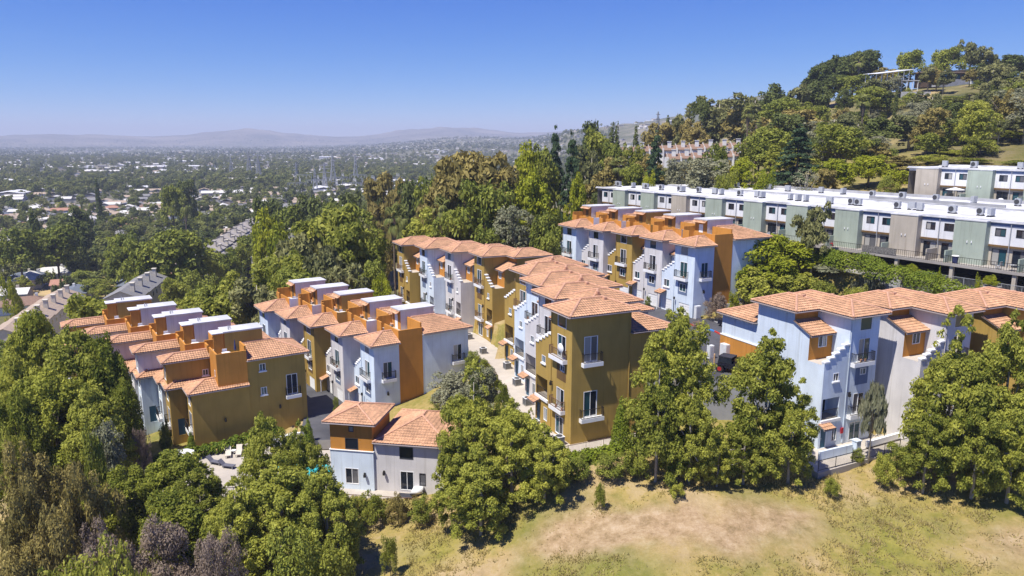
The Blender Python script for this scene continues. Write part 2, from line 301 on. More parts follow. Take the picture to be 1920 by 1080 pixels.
fine = ramp(nz(1.7, 8, 0.75), [(0.3, (0.12, 0.12, 0.03)), (0.5, (0.27, 0.23, 0.08)), (0.7, (0.48, 0.37, 0.21))])
near_c = mixc(0.32, grass, fine)
def attr(nm_): q = n.new('ShaderNodeAttribute'); q.attribute_name = nm_; return q.outputs['Fac']
def scl(f_, k_): q = n.new('ShaderNodeMath'); q.operation = 'MULTIPLY'; q.inputs[1].default_value = k_; l.new(f_, q.inputs[0]); return q.outputs[0]
near_c = mixc(scl(attr('green'), 0.8), near_c, ramp(nz(0.9, 9, 0.75), [(0.34, (0.075, 0.095, 0.014)), (0.5, (0.19, 0.185, 0.035)), (0.7, (0.28, 0.25, 0.055))]))
near_c = mixc(scl(attr('dirt'), 0.85), near_c, ramp(nz(0.8, 10, 0.8), [(0.32, (0.15, 0.105, 0.055)), (0.46, (0.31, 0.21, 0.125)), (0.56, (0.40, 0.285, 0.18)), (0.68, (0.50, 0.39, 0.28))]))
scrub = ramp(nz(0.02, 8, 0.7), [(0.38, (0.055, 0.065, 0.028)), (0.52, (0.17, 0.15, 0.065)), (0.62, (0.42, 0.31, 0.16))])
valley = ramp(nz(0.01, 8, 0.75), [(0.35, (0.06, 0.07, 0.035)), (0.5, (0.12, 0.12, 0.075)), (0.64, (0.25, 0.22, 0.17))])
mount = ramp(nz(0.0016, 10, 0.7), [(0.40, (0.05, 0.055, 0.04)), (0.5, (0.13, 0.11, 0.085)), (0.60, (0.22, 0.18, 0.14))])
cd = n.new('ShaderNodeVectorMath'); cd.operation = 'LENGTH'; l.new(tc.outputs['Object'], cd.inputs[0])
def mr(a, b):
    q = n.new('ShaderNodeMapRange'); q.inputs[1].default_value = a; q.inputs[2].default_value = b; l.new(cd.outputs['Value'], q.inputs[0]); return q.outputs[0]
l.new(mixc(mr(7600, 9000), mixc(mr(420, 600), mixc(mr(140, 260), near_c, scrub), valley), mount), p.inputs['Base Color'])
bp = n.new('ShaderNodeBump'); bp.inputs['Strength'].default_value = 0.6; bp.inputs['Distance'].default_value = 0.25; l.new(nz(2.5, 8, 0.7), bp.inputs['Height']); l.new(bp.outputs['Normal'], p.inputs['Normal'])
gx_, gy_ = V[:, 0], V[:, 1]; wob = fbm(gx_ / 3.5, gy_ / 3.5, 4, 17)
def blob(cx, cy, rx, ry): return np.clip(1.35 - np.hypot((gx_ - cx) / rx, (gy_ - cy) / ry) + (wob - 0.47) * 1.5, 0, 1)
dirt = np.clip(blob(17, 58.5, 12, 4.2) + blob(7, 61, 4, 4) + 0.8 * blob(41, 56, 5, 3) + 0.5 * blob(-3, 58, 3, 2), 0, 1); green = np.clip(blob(31, 56.5, 6, 6.5) + 0.8 * blob(4, 54, 9, 3) + 0.7 * blob(-8, 63, 5, 4) + 0.8 * blob(46, 50, 8, 6), 0, 1)
for nm_, ar in (('dirt', dirt), ('green', green)): at_ = me.attributes.new(nm_, 'FLOAT', 'POINT'); at_.data.foreach_set('value', ar)
me.materials.append(m); ground = bpy.data.objects.new('ground', me); COL.objects.link(ground); ground['kind'] = 'structure'

# level slabs cut into the hill: concrete walks, driveways, pool deck
def slab(name, poly, z, m, side, depth=3.5):
    o = MB().prism(poly, z - depth, z - 0.004).build(name, side); o['kind'] = 'structure'
    t = MB().face([(x, y, z) for x, y in poly]).build('paving', m, o); return o
slab('walkway', WALK3, -30.55, PALECONC, CONC); slab('walkway', WALK3B, -31.5, PALECONC, CONC); slab('driveway', DRIVE4, -24.95, ASPH, GREYW, 5.5)
slab('driveway', DRIVE1, -35.15, ASPH, CONC, 1.2); slab('pool_deck', POOLD, -36.45, PALECONC, CONC, 2.0); slab('footpath', WALK5, -30.4, PALECONC, CONC, 2.0); slab('carport_floor', CARP, -18.7, CONC, GREYW, 3.0)

# ------------------------------------------------------------------ tiled roofs
TW, TD = 0.29, 0.40
def tile_poly(mb, pts, step=0.055, amp=0.05):
    """barrel-tile courses over a flat convex roof polygon; pts[0]-pts[1] is the eave"""
    P = [np.array(q, float) for q in pts]; U = P[1] - P[0]; U /= np.linalg.norm(U)
    N = np.cross(P[1] - P[0], P[-1] - P[0]); N /= np.linalg.norm(N)
    if N[2] < 0: N = -N
    W = np.cross(N, U); 
    if W[2] < 0: W = -W
    Q = [((q - P[0]) @ U, (q - P[0]) @ W) for q in P]; vmax = max(q[1] for q in Q)
    def ext(v):
        xs = []
        for i in range(len(Q)):
            (x0, y0), (x1, y1) = Q[i], Q[(i + 1) % len(Q)]
            if abs(y1 - y0) < 1e-9:
                if abs(v - y0) < 1e-6: xs += [x0, x1]
            elif min(y0, y1) - 1e-6 <= v <= max(y0, y1) + 1e-6: xs.append(x0 + (x1 - x0) * (v - y0) / (y1 - y0))
        return (min(xs), max(xs)) if xs else (0, 0)
    nc = max(1, int(math.ceil(vmax / TD)))
    for k in range(nc):
        va, vb = k * TD, min((k + 1) * TD + 0.03, vmax); a0, a1 = ext(min(va, vmax)); b0, b1 = ext(vb)
        lo, hi = min(a0, b0), max(a1, b1); i0, i1 = math.floor(lo / TW * 4), math.ceil(hi / TW * 4)
        base = len(mb.v); cnt = 0
        for i in range(i0, i1 + 1):
            u = i * TW / 4; h = amp * (1, 0.45, -0.1, 0.45)[i % 4]
            ua, ub = min(max(u, a0), a1), min(max(u, b0), b1)
            pa = P[0] + U * ua + W * va + N * (0.06 + h + step); pb = P[0] + U * ub + W * vb + N * (0.06 + h)
            mb.v.append(tuple(pa)); mb.v.append(tuple(pb)); cnt += 1
        for i in range(cnt - 1):
            q = base + 2 * i; mb.f.append((q, q + 2, q + 3, q + 1))
    return mb
def hip_faces(s0, s1, t0, t1, z, pitch, end0='hip', end1='hip', along='t'):
    """faces (eave edge first) and ridge lines of a hip roof; along = ridge direction"""
    if along == 's':
        fs, rl = hip_faces(t0, t1, s0, s1, z, pitch, end0, end1)
        sw = lambda q: (q[1], q[0], q[2]); return [[sw(q) for q in f] for f in fs], [(sw(a), sw(b)) for a, b in rl]
    w = (s1 - s0) / 2; tn = math.tan(R(pitch)); c = (s0 + s1) / 2
    wl = min(w, (t1 - t0) / (2 if end0 == end1 == 'hip' else 1)); zr = z + wl * tn
    r0 = t0 + (wl if end0 == 'hip' else 0); r1 = t1 - (wl if end1 == 'hip' else 0)
    if wl < w - 1e-6: return hip_faces(t0, t1, s0, s1, z, pitch, 'hip', 'hip') if False else _hip2(s0, s1, t0, t1, z, pitch)
    A, B, C, D = (s0, t0, z), (s1, t0, z), (s1, t1, z), (s0, t1, z); E, G = (c, r0, zr), (c, r1, zr)
    fs = [[D, A, E, G], [B, C, G, E]]; rl = [(E, G)]
    if end0 == 'hip': fs.append([A, B, E]); rl += [(A, E), (B, E)]
    if end1 == 'hip': fs.append([C, D, G]); rl += [(C, G), (D, G)]
    return fs, rl
def _hip2(s0, s1, t0, t1, z, pitch):
    fs, rl = hip_faces(t0, t1, s0, s1, z, pitch); sw = lambda q: (q[1], q[0], q[2])
    return [[sw(q) for q in f] for f in fs], [(sw(a), sw(b)) for a, b in rl]
def flipz(name): return name

POTLEAF = mat('pot_leaves', (0.08, 0.14, 0.03), 0.8, 0.4)
class Unit:
    """one townhouse; local coordinates s (along the row), t (into the building), z (from the tower eave)"""
    MODES = {'ab': (lambda q: (q[1], q[0], q[2]), True), '-ab': (lambda q: (q[1], -q[0], q[2]), False), '-ba': (lambda q: (-q[0], q[1], q[2]), True), 'xy': (lambda q: q, False)}
    def __init__(s, name, O, phi, mode, label, cat, group=None):
        s.xf, s.flip = s.MODES[mode]; s.root = empty(name, O, R(phi)); tag(s.root, label, cat, group); s.w = {}; s.rng = random.Random(hash((round(O[0], 1), round(O[1], 1))) & 0xffff)
    def mb(s, key): return s.w.setdefault(key, MB())
    def put(s, mb, name, m, parent=None): return mb.build(name, m, parent or s.root, s.xf, s.flip)
    def block(s, col, s0, s1, t0, t1, z0, z1): s.mb(col).box(s0, s1, t0, t1, z0, z1)
    def face(s, col, side, c, u0, u1, z0, z1, ops=(), body=None):
        """wall on plane side: F (t=c, faces -t), B (t=c, faces +t), S (s=c, faces -s), E (s=c, faces +s)"""
        P, U, N = {'F': ((u0, c, z0), (1, 0, 0), (0, 1, 0)), 'B': ((u0, c, z0), (1, 0, 0), (0, -1, 0)), 'S': ((c, u0, z0), (0, 1, 0), (1, 0, 0)), 'E': ((c, u0, z0), (0, 1, 0), (-1, 0, 0))}[side]
        holes = [(a - u0, b - u0, za - z0, zb - z0, {'rec': 1.6}.get(k.split(':')[0], 0.14)) for a, b, za, zb, k in ops]
        s.mb(col).wall(P, U, (0, 0, 1), N, u1 - u0, z1 - z0, holes)
        for a, b, za, zb, k in ops: s.opening(side, c, a, b, za, zb, k)
    def pt(s, side, c, u, d, z):
        return {'F': (u, c + d, z), 'B': (u, c - d, z), 'S': (c + d, u, z), 'E': (c - d, u, z)}[side]
    def pbox(s, mb, side, c, u0, u1, d0, d1, z0, z1):
        p, q = s.pt(side, c, u0, d0, z0), s.pt(side, c, u1, d1, z1)
        mb.box(min(p[0], q[0]), max(p[0], q[0]), min(p[1], q[1]), max(p[1], q[1]), z0, z1)
    def opening(s, side, c, a, b, za, zb, k):
        k, _, opt = k.partition(':'); f = MB(); bx = lambda *q: s.pbox(f, side, c, *q); fw = 0.07
        if k in ('win', 'door', 'fix'):
            bx(a, a + fw, -0.02, 0.10, za, zb); bx(b - fw, b, -0.02, 0.10, za, zb); bx(a + fw, b - fw, -0.02, 0.10, zb - fw, zb); bx(a + fw, b - fw, -0.02, 0.10, za, za + fw)
            if k != 'fix': bx((a + b) / 2 - 0.03, (a + b) / 2 + 0.03, 0.0, 0.09, za + fw, zb - fw)
            if opt == 'sill': bx(a - 0.12, b + 0.12, -0.14, 0.0, za - 0.14, za - 0.002)
            o = s.put(f, 'window' if k != 'door' else 'balcony_door', WHITE if opt != 'dark' else DARKMETAL)
            spans = [(a + fw, b - fw)] if k == 'fix' else [(a + fw, (a + b) / 2 - 0.03), ((a + b) / 2 + 0.03, b - fw)]
            for i, (p, q) in enumerate(spans):
                g = MB(); s.pbox(g, side, c, p, q, 0.04 + 0.02 * i, 0.06 + 0.02 * i, za + fw, zb - fw); s.put(g, 'pane', s.rng.choice(GLASSES), o)
        elif k == 'rec':
            s.pbox(s.mb('floor'), side, c, a, b, 0.0, 1.6, za - 0.001, za + 0.03)
            bx(a, b, 1.55, 1.6, za, zb); w = s.put(f, 'recess_wall', {'blue': BLUE, 'lav': LAV, 'ochre': PANELO}.get(opt, LAV))
            g = MB(); s.pbox(g, side, c, a + 0.25, (a + b) / 2 + 0.2, 1.48, 1.549, za + 0.05, za + 2.05); d = s.put(g, 'balcony_door', WHITE)
            g = MB(); s.pbox(g, side, c, a + 0.32, (a + b) / 2 + 0.13, 1.46, 1.479, za + 0.12, za + 1.98); s.put(g, 'pane', G_DARK, d)
            s.rail(side, c, a, b, 0.06, za, za + 1.0, None, 'balcony_railing')
        elif k == 'garage':
            n = 4; h = (zb - za) / n
            for i in range(n): bx(a, b, 0.05, 0.10, za + i * h + 0.02, za + (i + 1) * h - 0.02)
            bx(a, b, 0.09, 0.12, za, zb); s.put(f, 'garage_door', WHITE)
        elif k == 'entry':
            bx(a, b, 0.05, 0.12, za, zb); o = s.put(f, 'entry_door', TEALDOOR); g = MB(); s.pbox(g, side, c, b - 0.14, b - 0.09, 0.0, 0.05, za + 0.95, za + 1.05); s.put(g, 'handle', METAL, o)
    def rail(s, side, c, a, b, d, za, zb, parent, name='railing', m=None, ret=0.0):
        f = MB(); bx = lambda *q: s.pbox(f, side, c, *q)
        bx(a, b, d - 0.025, d + 0.025, zb - 0.05, zb); bx(a, b, d - 0.02, d + 0.02, za + 0.06, za + 0.10)
        k = max(2, int((b - a) / 0.16))
        for i in range(k + 1): u = a + 0.02 + (b - a - 0.04) * i / k; bx(u - 0.013, u + 0.013, d - 0.013, d + 0.013, za, zb - 0.05)
        if ret:
            for u in (a, b):
                bx(u - 0.02, u + 0.02, d, d + ret, zb - 0.05, zb - 0.001)
                for i in range(4): bx(u - 0.013, u + 0.013, d + ret * i / 4 + 0.05, d + ret * i / 4 + 0.08, za, zb - 0.06)
        return s.put(f, name, m or IRON, parent)
    def juliet(s, side, c, a, b, z, m=None):
        f = MB(); s.pbox(f, side, c, a, b, -0.55, -0.003, z - 0.42, z); o = s.put(f, 'balcony', WHITE); s.rail(side, c, a + 0.05, b - 0.05, -0.5, z, z + 1.0, o, 'railing', m, 0.48)
    def lamp(s, side, c, u, z):
        f = MB(); s.pbox(f, side, c, u - 0.05, u + 0.05, -0.25, -0.003, z + 0.12, z + 0.18); s.pbox(f, side, c, u - 0.11, u + 0.11, -0.36, -0.14, z - 0.22, z + 0.12); s.pbox(f, side, c, u - 0.07, u + 0.07, -0.32, -0.18, z + 0.181, z + 0.28); s.put(f, 'wall_lamp', IRON)
    def roof(s, fs, rl, z, rect=None, m=TILE, gutter=True, name='roof'):
        u = MB()
        for f in fs: u.face(f)
        # soffit and fascia
        xs = [q[0] for f in fs for q in f]; ys = [q[1] for f in fs for q in f]; zs = [q[2] for f in fs for q in f]
        if rect is None: rect = (min(xs), max(xs), min(ys), max(ys))
        a0, a1, b0, b1 = rect
        if gutter: u.box(a0 + 0.04, a1 - 0.04, b0 + 0.04, b1 - 0.04, min(zs) - 0.14, min(zs) - 0.003)
        o = s.put(u, name, GUTTER)
        t = MB()
        for f in fs: tile_poly(t, f)
        k = s.put(t, 'tiles', m, o); k['kind'] = 'stuff'
        c = MB()
        for p, q in rl: c.tube([(p[0], p[1], p[2] + 0.10), (q[0], q[1], q[2] + 0.10)], 0.13, 6)
        s.put(c, 'ridge_caps', RIDGE, o)
        if gutter:
            g = MB()
            for (p, q) in (((a0, b0), (a1, b0)), ((a1, b0), (a1, b1)), ((a1, b1), (a0, b1)), ((a0, b1), (a0, b0))):
                g.tube([(p[0], p[1], min(zs) - 0.06), (q[0], q[1], min(zs) - 0.06)], 0.075, 5)
            s.put(g, 'gutter', GUTTER, o)
        return o
    def pots(s, side, c, a, b, z):
        for k in range(s.rng.choice((0, 1, 1, 2))):
            u = s.rng.uniform(a, b); p, q = s.pt(side, c, u, -0.28, z + 0.002), s.pt(side, c, u, -0.28, z + 0.3); o = s.put(MB().tube([p, q], [0.1, 0.14], 8), 'flower_pot', RIDGE)
            l_ = MB(); rr_ = s.rng
            for i in range(26): d = [rr_.uniform(-.24, .24) for _ in range(3)]; e = [rr_.uniform(-.1, .1) for _ in range(3)]; l_.face([(q[0] + d[0], q[1] + d[1], q[2] + .2 + d[2]), (q[0] + d[0] + e[0], q[1] + d[1] + e[1], q[2] + .28 + d[2]), (q[0] + d[0] + e[1], q[1] + d[1] + e[2], q[2] + .2 + d[2])])
            s.put(l_, 'pot_plant', POTLEAF, o)
    def steps(s, s0, s1, zt, zb, col, t=0.0, th=0.32, n=5, floor=-4.7):
        """stepped parapet falling from s0 to s1, each step with a white cap"""
        w = (s1 - s0) / n
        for i in range(n):
            z = zt + (zb - zt) * i / (n - 1); a, b = s0 + i * w, s0 + (i + 1) * w
            s.mb(col).box(a, b, t + 0.002, t + th, floor, z)
            f = MB(); f.box(a - 0.06, b + 0.02, t - 0.09, t + th + 0.08, z + 0.002, z + 0.15); s.put(f, 'parapet_cap', WHITE)
    def shed(s, s0, s1, t0, t1, z0, z1, name='dormer_roof'):
        """lean-to tiled roof with its eave at t0"""
        f = [(s0, t0, z0), (s1, t0, z0), (s1, t1, z1), (s0, t1, z1)]; u = MB().face(f); u.box(s0 + 0.03, s1 - 0.03, t0 + 0.02, t0 + 0.1, z0 - 0.12, z0 - 0.002)
        o = s.put(u, name, GUTTER); t = MB(); tile_poly(t, f); k = s.put(t, 'tiles', TILE, o); k['kind'] = 'stuff'; return o
    def done(s):
        names = {'blue': ('wall', BLUE), 'lav': ('wall', LAV), 'ochre': ('wall', OCHRE), 'orange': ('orange_wall', ORANGE), 'floor': ('terrace_floor', PALECONC), 'white': ('white_trim', WHITE), 'panelb': ('wall_panel', PANELB), 'panelo': ('wall_panel', PANELO), 'conc': ('plinth', CONC)}
        for k, mb in s.w.items(): n, m = names[k]; s.put(mb, n, m)
PIT = 20.5
def unit_F(name, O, phi, mode, col, label, group, tw=4.4, sw=3.6, T=7.0, TM=9.8, LT=12.2, h=13.5, end=None, court=False):
    """five-level townhouse: tower with balconies, stepped parapet, dormer, tiled hip roofs"""
    U = Unit(name, O, phi, mode, label, 'townhouse', group); zb = -h - 2.5; S = tw + sw
    rm = IRON if col != 'ochre' else BROWNRAIL
    k = tw / 4.4; X = lambda q: q * k
    ops = [(X(1.2), X(3.0), -1.65, -0.25, 'fix'), (X(1.25), X(3.0), -4.80, -2.45, 'door'), (X(1.5), X(2.4), -6.3, -5.6, 'win'), (X(1.5), X(3.1), -10.3, -8.2, 'door'), (X(1.6), X(3.3), -h + 0.15, -11.3, 'door')]
    U.face(col, 'F', 0, 0, tw, zb, 0, ops)
    U.juliet('F', 0, X(0.9), X(4.0), -4.82, rm); U.juliet('F', 0, X(1.2), X(3.9), -10.32, rm)
    pk = 'panelb' if col != 'ochre' else 'panelo'
    U.pbox(U.mb(pk), 'F', 0, X(1.15), X(3.1), -0.012, -0.002, -7.3, -6.32); U.pbox(U.mb(pk), 'F', 0, X(1.15), X(1.48), -0.012, -0.002, -6.318, -5.3); U.pbox(U.mb(pk), 'F', 0, X(2.42), X(3.1), -0.012, -0.002, -6.318, -5.3); U.pbox(U.mb(pk), 'F', 0, X(1.481), X(2.419), -0.012, -0.002, -5.598, -5.3)
    es = [(1.4, 3.0, -4.95, -2.3, 'door'), (1.45, 3.05, -10.85, -8.1, 'door')] if end else []
    U.face(col, 'S', 0, 0, T, zb, 0, es); U.face(col, 'E', tw, 0, T, zb, 0); U.face(col, 'B', T, 0, tw, zb, 0)
    if end:
        U.juliet('S', 0, 1.1, 3.4, -4.97, IRON); U.juliet('S', 0, 0.95, 3.65, -10.87, IRON)
    # step section
    a = lambda q: tw + q * sw / 3.6
    ops = [(a(1.25), a(2.1), -6.5, -5.65, 'win:sill'), (a(0.8), a(3.4), -10.4, -8.2, 'rec:' + col), (a(2.5), a(3.3), -h + 0.02, -11.3, 'entry'), (a(0.8), a(1.6), -12.9, -11.4, 'win')]
    U.face(col, 'F', 0, tw, S, zb, -4.7, ops); U.face(col, 'E', S, 0, 4.2, zb, -4.7); U.mb('floor').box(tw, S - 0.01, 0.33, 4.2, -4.76, -4.702)
    U.pbox(U.mb('white'), 'F', 0, a(0.55), a(3.6), -0.16, -0.002, -10.72, -10.42)
    U.steps(tw + 0.02, S, -2.95, -4.45, col)
    U.face(col, 'F', 4.2, tw, S, zb, 0); U.face(col, 'E', S, 4.2, TM, zb, 0); U.face(col, 'B', TM, tw, S, zb, 0); U.face(col, 'S', tw, T, TM, zb, 0)
    # dormer behind the steps
    U.face('orange', 'F', 2.1, tw, S, -4.7, -1.95, [(a(0.9), a(2.2), -3.5, -2.3, 'win')])
    U.mb(col).face([(S, 2.1, -4.7), (S, 4.2, -4.7), (S, 4.2, -1.05), (S, 2.1, -1.95)])
    U.shed(tw - 0.05, S + 0.25, 1.65, 4.2, -2.12, -1.0)
    U.face('orange', 'F', 4.19, tw, S, -1.1, -0.002)
    # entry porch with small tiled roof
    U.shed(a(2.2), a(3.9), -0.9, 0.0, -11.1, -10.75, 'porch_roof')
    U.face(col, 'S', 0, T, LT, zb, -2.4); U.face(col, 'B', LT, 0, S, zb, -2.4); U.face(col, 'E', S, TM, LT, zb, -2.4)
    if court: U.put(MB().box(S + 0.004, S + 0.12, TM - 1.0, LT + 0.1, -9, -5.0), 'base_wall', ORANGE); U.mb('white').box(S + 0.0, S + 0.16, TM - 1.0, LT + 0.14, -4.998, -4.88)
    f1, r1 = hip_faces(-0.7, tw + 0.6, -0.7, T + 0.6, 0, PIT); U.roof(f1, r1, 0)
    f2, r2 = hip_faces(tw - 1.6, S + 0.6, 3.5, TM + 0.6, 0.02, PIT); U.roof(f2, r2, 0)
    f3, r3 = hip_faces(-0.45, S + 0.45, T + 0.02 if TM < T + 1 else T + 0.02, LT + 0.5, -2.4, PIT, 'gable', 'hip'); 
    f3 = [[(q[0], q[1], q[2]) for q in f] for f in f3]; U.roof(f3, r3, -2.4, name='lower_roof')
    for q in range(2):   # roof vents
        v = MB().box(1.5 + q * 3.0, 1.9 + q * 3.0, 4.6 + q, 4.9 + q, 0.5, 1.2); U.put(v, 'roof_vent', RIDGE)
    U.lamp('F', 0, X(4.0), -8.1)
    U.put(MB().tube([(tw - 0.1, -0.06, -0.2), (tw - 0.1, -0.06, -h + 0.2)], 0.045, 5), 'downpipe', COLS[col]); U.put(MB().tube([(-0.06, T - 0.15, -0.2), (-0.06, T - 0.15, -h + 0.2)], 0.045, 5), 'downpipe', COLS[col])
    U.pots('F', 0, X(1.3), X(3.6), -4.82); U.pots('F', 0, X(1.4), X(3.6), -10.32)
    return U
def unit_D(name, O, phi, mode, col, label, group, h=10.0, end=False, zoff=0.0):
    """four-level townhouse with garage, stepped parapet and a walled roof deck with stair house"""
    U = Unit(name, O, phi, mode, label, 'townhouse', group); zb = -h - 2.5; tw, S = 4.4, 7.25
    U.face(col, 'F', 0, 0, tw, zb, 0, [(1.45, 3.1, -1.55, -0.25, 'fix'), (1.5, 3.1, -4.78, -2.5, 'door'), (1.65, 3.1, -6.9, -5.7, 'win'), (0.75, 3.1, -h + 0.02, -h + 1.75, 'garage')])
    U.juliet('F', 0, 1.2, 3.9, -4.80, IRON); U.pots('F', 0, 1.5, 3.6, -4.80); U.put(MB().tube([(tw - 0.12, -0.06, -0.2), (tw - 0.12, -0.06, -h + 0.2)], 0.045, 5), 'downpipe', COLS[col]); pk = 'panelb' if col != 'ochre' else 'panelo'
    for q in ((1.35, 3.4, -7.35, -6.902), (1.35, 1.648, -6.9, -5.5), (3.102, 3.4, -6.9, -5.5), (1.65, 3.1, -5.698, -5.5)): U.pbox(U.mb(pk), 'F', 0, q[0], q[1], -0.012, -0.002, q[2], q[3])
    ops = [(1.2, 2.5, -4.6, -2.4, 'door')] if end else []
    U.face(col, 'S', 0, 0, 3.5, zb, 0, ops); U.face(col, 'E', tw, 0, 3.5, zb, 0)
    if end: U.juliet('S', 0, 0.95, 2.85, -4.62, IRON); U.lamp('S', 0, 1.7, -6.6)
    U.face(col, 'F', 0, tw, S, zb, -4.7, [(5.4, 6.7, -6.75, -5.6, 'win:sill'), (4.7, 6.9, -h + 0.02, -h + 1.75, 'garage')]); U.face(col, 'E', S, 0, 3.5, zb, -4.7); U.mb('floor').box(tw, S - 0.01, 0.33, 3.5, -4.76, -4.702)
    U.steps(tw + 0.02, S, -2.95, -4.4, col)
    U.face(col if col != 'ochre' else 'ochre', 'F', 1.8, tw, S, -4.7, -2.05, [(5.2, 6.5, -3.5, -2.4, 'win')]); U.mb(col).face([(S, 1.8, -4.7), (S, 3.5, -4.7), (S, 3.5, -1.3), (S, 1.8, -2.05)])
    U.shed(tw - 0.05, S + 0.2, 1.4, 3.5, -2.2, -1.25)
    U.shed(5.9, 7.6, -1.1, 0.0, -7.75, -7.35, 'porch_roof')
    p = MB().box(6.9, 7.0, -1.0, -0.9, -h, -7.75); U.put(p, 'porch_post', WHITE); q = MB().tube([(3.75, -0.35, -h + 0.3), (3.75, -0.35, -h + 2.1)], 0.05, 6).box(3.65, 3.85, -0.45, -0.25, -h + 2.1, -h + 2.45); U.put(q, 'garage_lamp', IRON)
    # deck core, parapets
    U.face('orange', 'S', 0, 3.5, 6.9, zb, 0.35); U.face('orange', 'F', 3.5, 0, S, -1.5, 0.35); U.face('orange', 'E', S, 3.5, 6.9, zb, 0.35); U.mb('floor').box(0.01, S - 0.01, 3.51, 6.9, 0.28, 0.352)
    U.block('orange', 0, 4.6, 3.48, 3.68, 0.2, 1.5)
    if end: U.block('orange', -0.004, 0.2, 3.684, 6.9, 0.2, 1.5)
    else:
        U.block(col, -0.004, 0.2, 3.5, 5.0, -0.2, 1.5); U.block('orange', -0.004, 0.3, 5.0, 5.35, 0.2, 1.75)
    U.block('orange', 0.2, 4.2, 6.7, 6.9, 0.2, 2.1); U.block('orange', S - 0.2, S, 3.7, 5.78, 0.2, 2.0); U.block('orange', 5.6, S - 0.21, 3.48, 3.68, 0.2, 1.5)
    # stair house
    sc = {'blue': 'lav', 'lav': 'lav', 'ochre': 'ochre'}[col] if not end else 'lav'
    st = MB().wall((4.3, 5.8, 0.3), (0, 1, 0), (0, 0, 1), (1, 0, 0), 5.0, 2.7); st.wall((7.0, 5.8, 0.3), (0, 1, 0), (0, 0, 1), (-1, 0, 0), 5.0, 2.7); st.wall((4.3, 10.8, 0.3), (1, 0, 0), (0, 0, 1), (0, -1, 0), 2.7, 2.7)
    sh = U.put(st, 'stair_house', COLS[sc]); fm = MB().box(4.302, 6.998, 5.78, 5.86, 0.3, 3.0); U.put(fm, 'front_wall', ORANGE, sh)
    d = MB().box(5.2, 6.05, 5.74, 5.779, 0.36, 2.35); U.put(d, 'door', WHITE if end else PANELO, sh); rf = MB().box(4.15, 7.15, 5.6, 10.95, 3.002, 3.17); U.put(rf, 'flat_roof', ROOFW, sh)
    aw = MB(); tile_poly(aw, [(4.2, 5.2, 2.55), (7.1, 5.2, 2.55), (7.1, 5.75, 2.9), (4.2, 5.75, 2.9)]); U.put(aw, 'tiled_awning', TILE, sh)
    # rear wing
    ops = [(11.5, 12.8, -3.85, -1.6, 'door')] if end else []
    U.face(col, 'S', 0.03, 6.9, 13.8, zb, 0.6, ops); U.face(col, 'B', 13.8, 0, S, zb, 0.6); U.face(col, 'E', S, 6.9, 13.8, zb, 0.6)
    if end: U.juliet('S', 0.03, 11.2, 13.1, -3.87, IRON)
    f, r = hip_faces(-0.65, tw + 0.6, -0.65, 3.47, 0, PIT, 'hip', 'gable'); U.roof(f, r, 0)
    f, r = hip_faces(-0.45, S + 0.3, 6.92, 14.3, 0.6, PIT, 'gable', 'hip'); U.roof(f, r, 0.6, name='wing_roof')
    # deck furniture
    rg = U.rng
    if rg.random() < 0.8:
        t = MB().tube([(2.2, 5.2, 0.36), (2.2, 5.2, 0.95)], 0.05, 6).tube([(2.2, 5.2, 0.95), (2.2, 5.2, 1.0)], 0.5, 12); U.put(t, 'deck_table', WHITE)
        for dx in (-0.9, 0.9): U.put(MB().box(2.2 + dx - .25, 2.2 + dx + .25, 4.9, 5.4, 0.7, 0.77).box(2.2 + dx - .25, 2.2 + dx - .2, 4.9, 5.4, 0.77, 1.25).box(2.2 + dx - .22, 2.2 + dx - .18, 4.92, 4.96, .36, .7).box(2.2 + dx + .18, 2.2 + dx + .22, 5.34, 5.38, .36, .7), 'deck_chair', WHITE)
    U.done(); return U
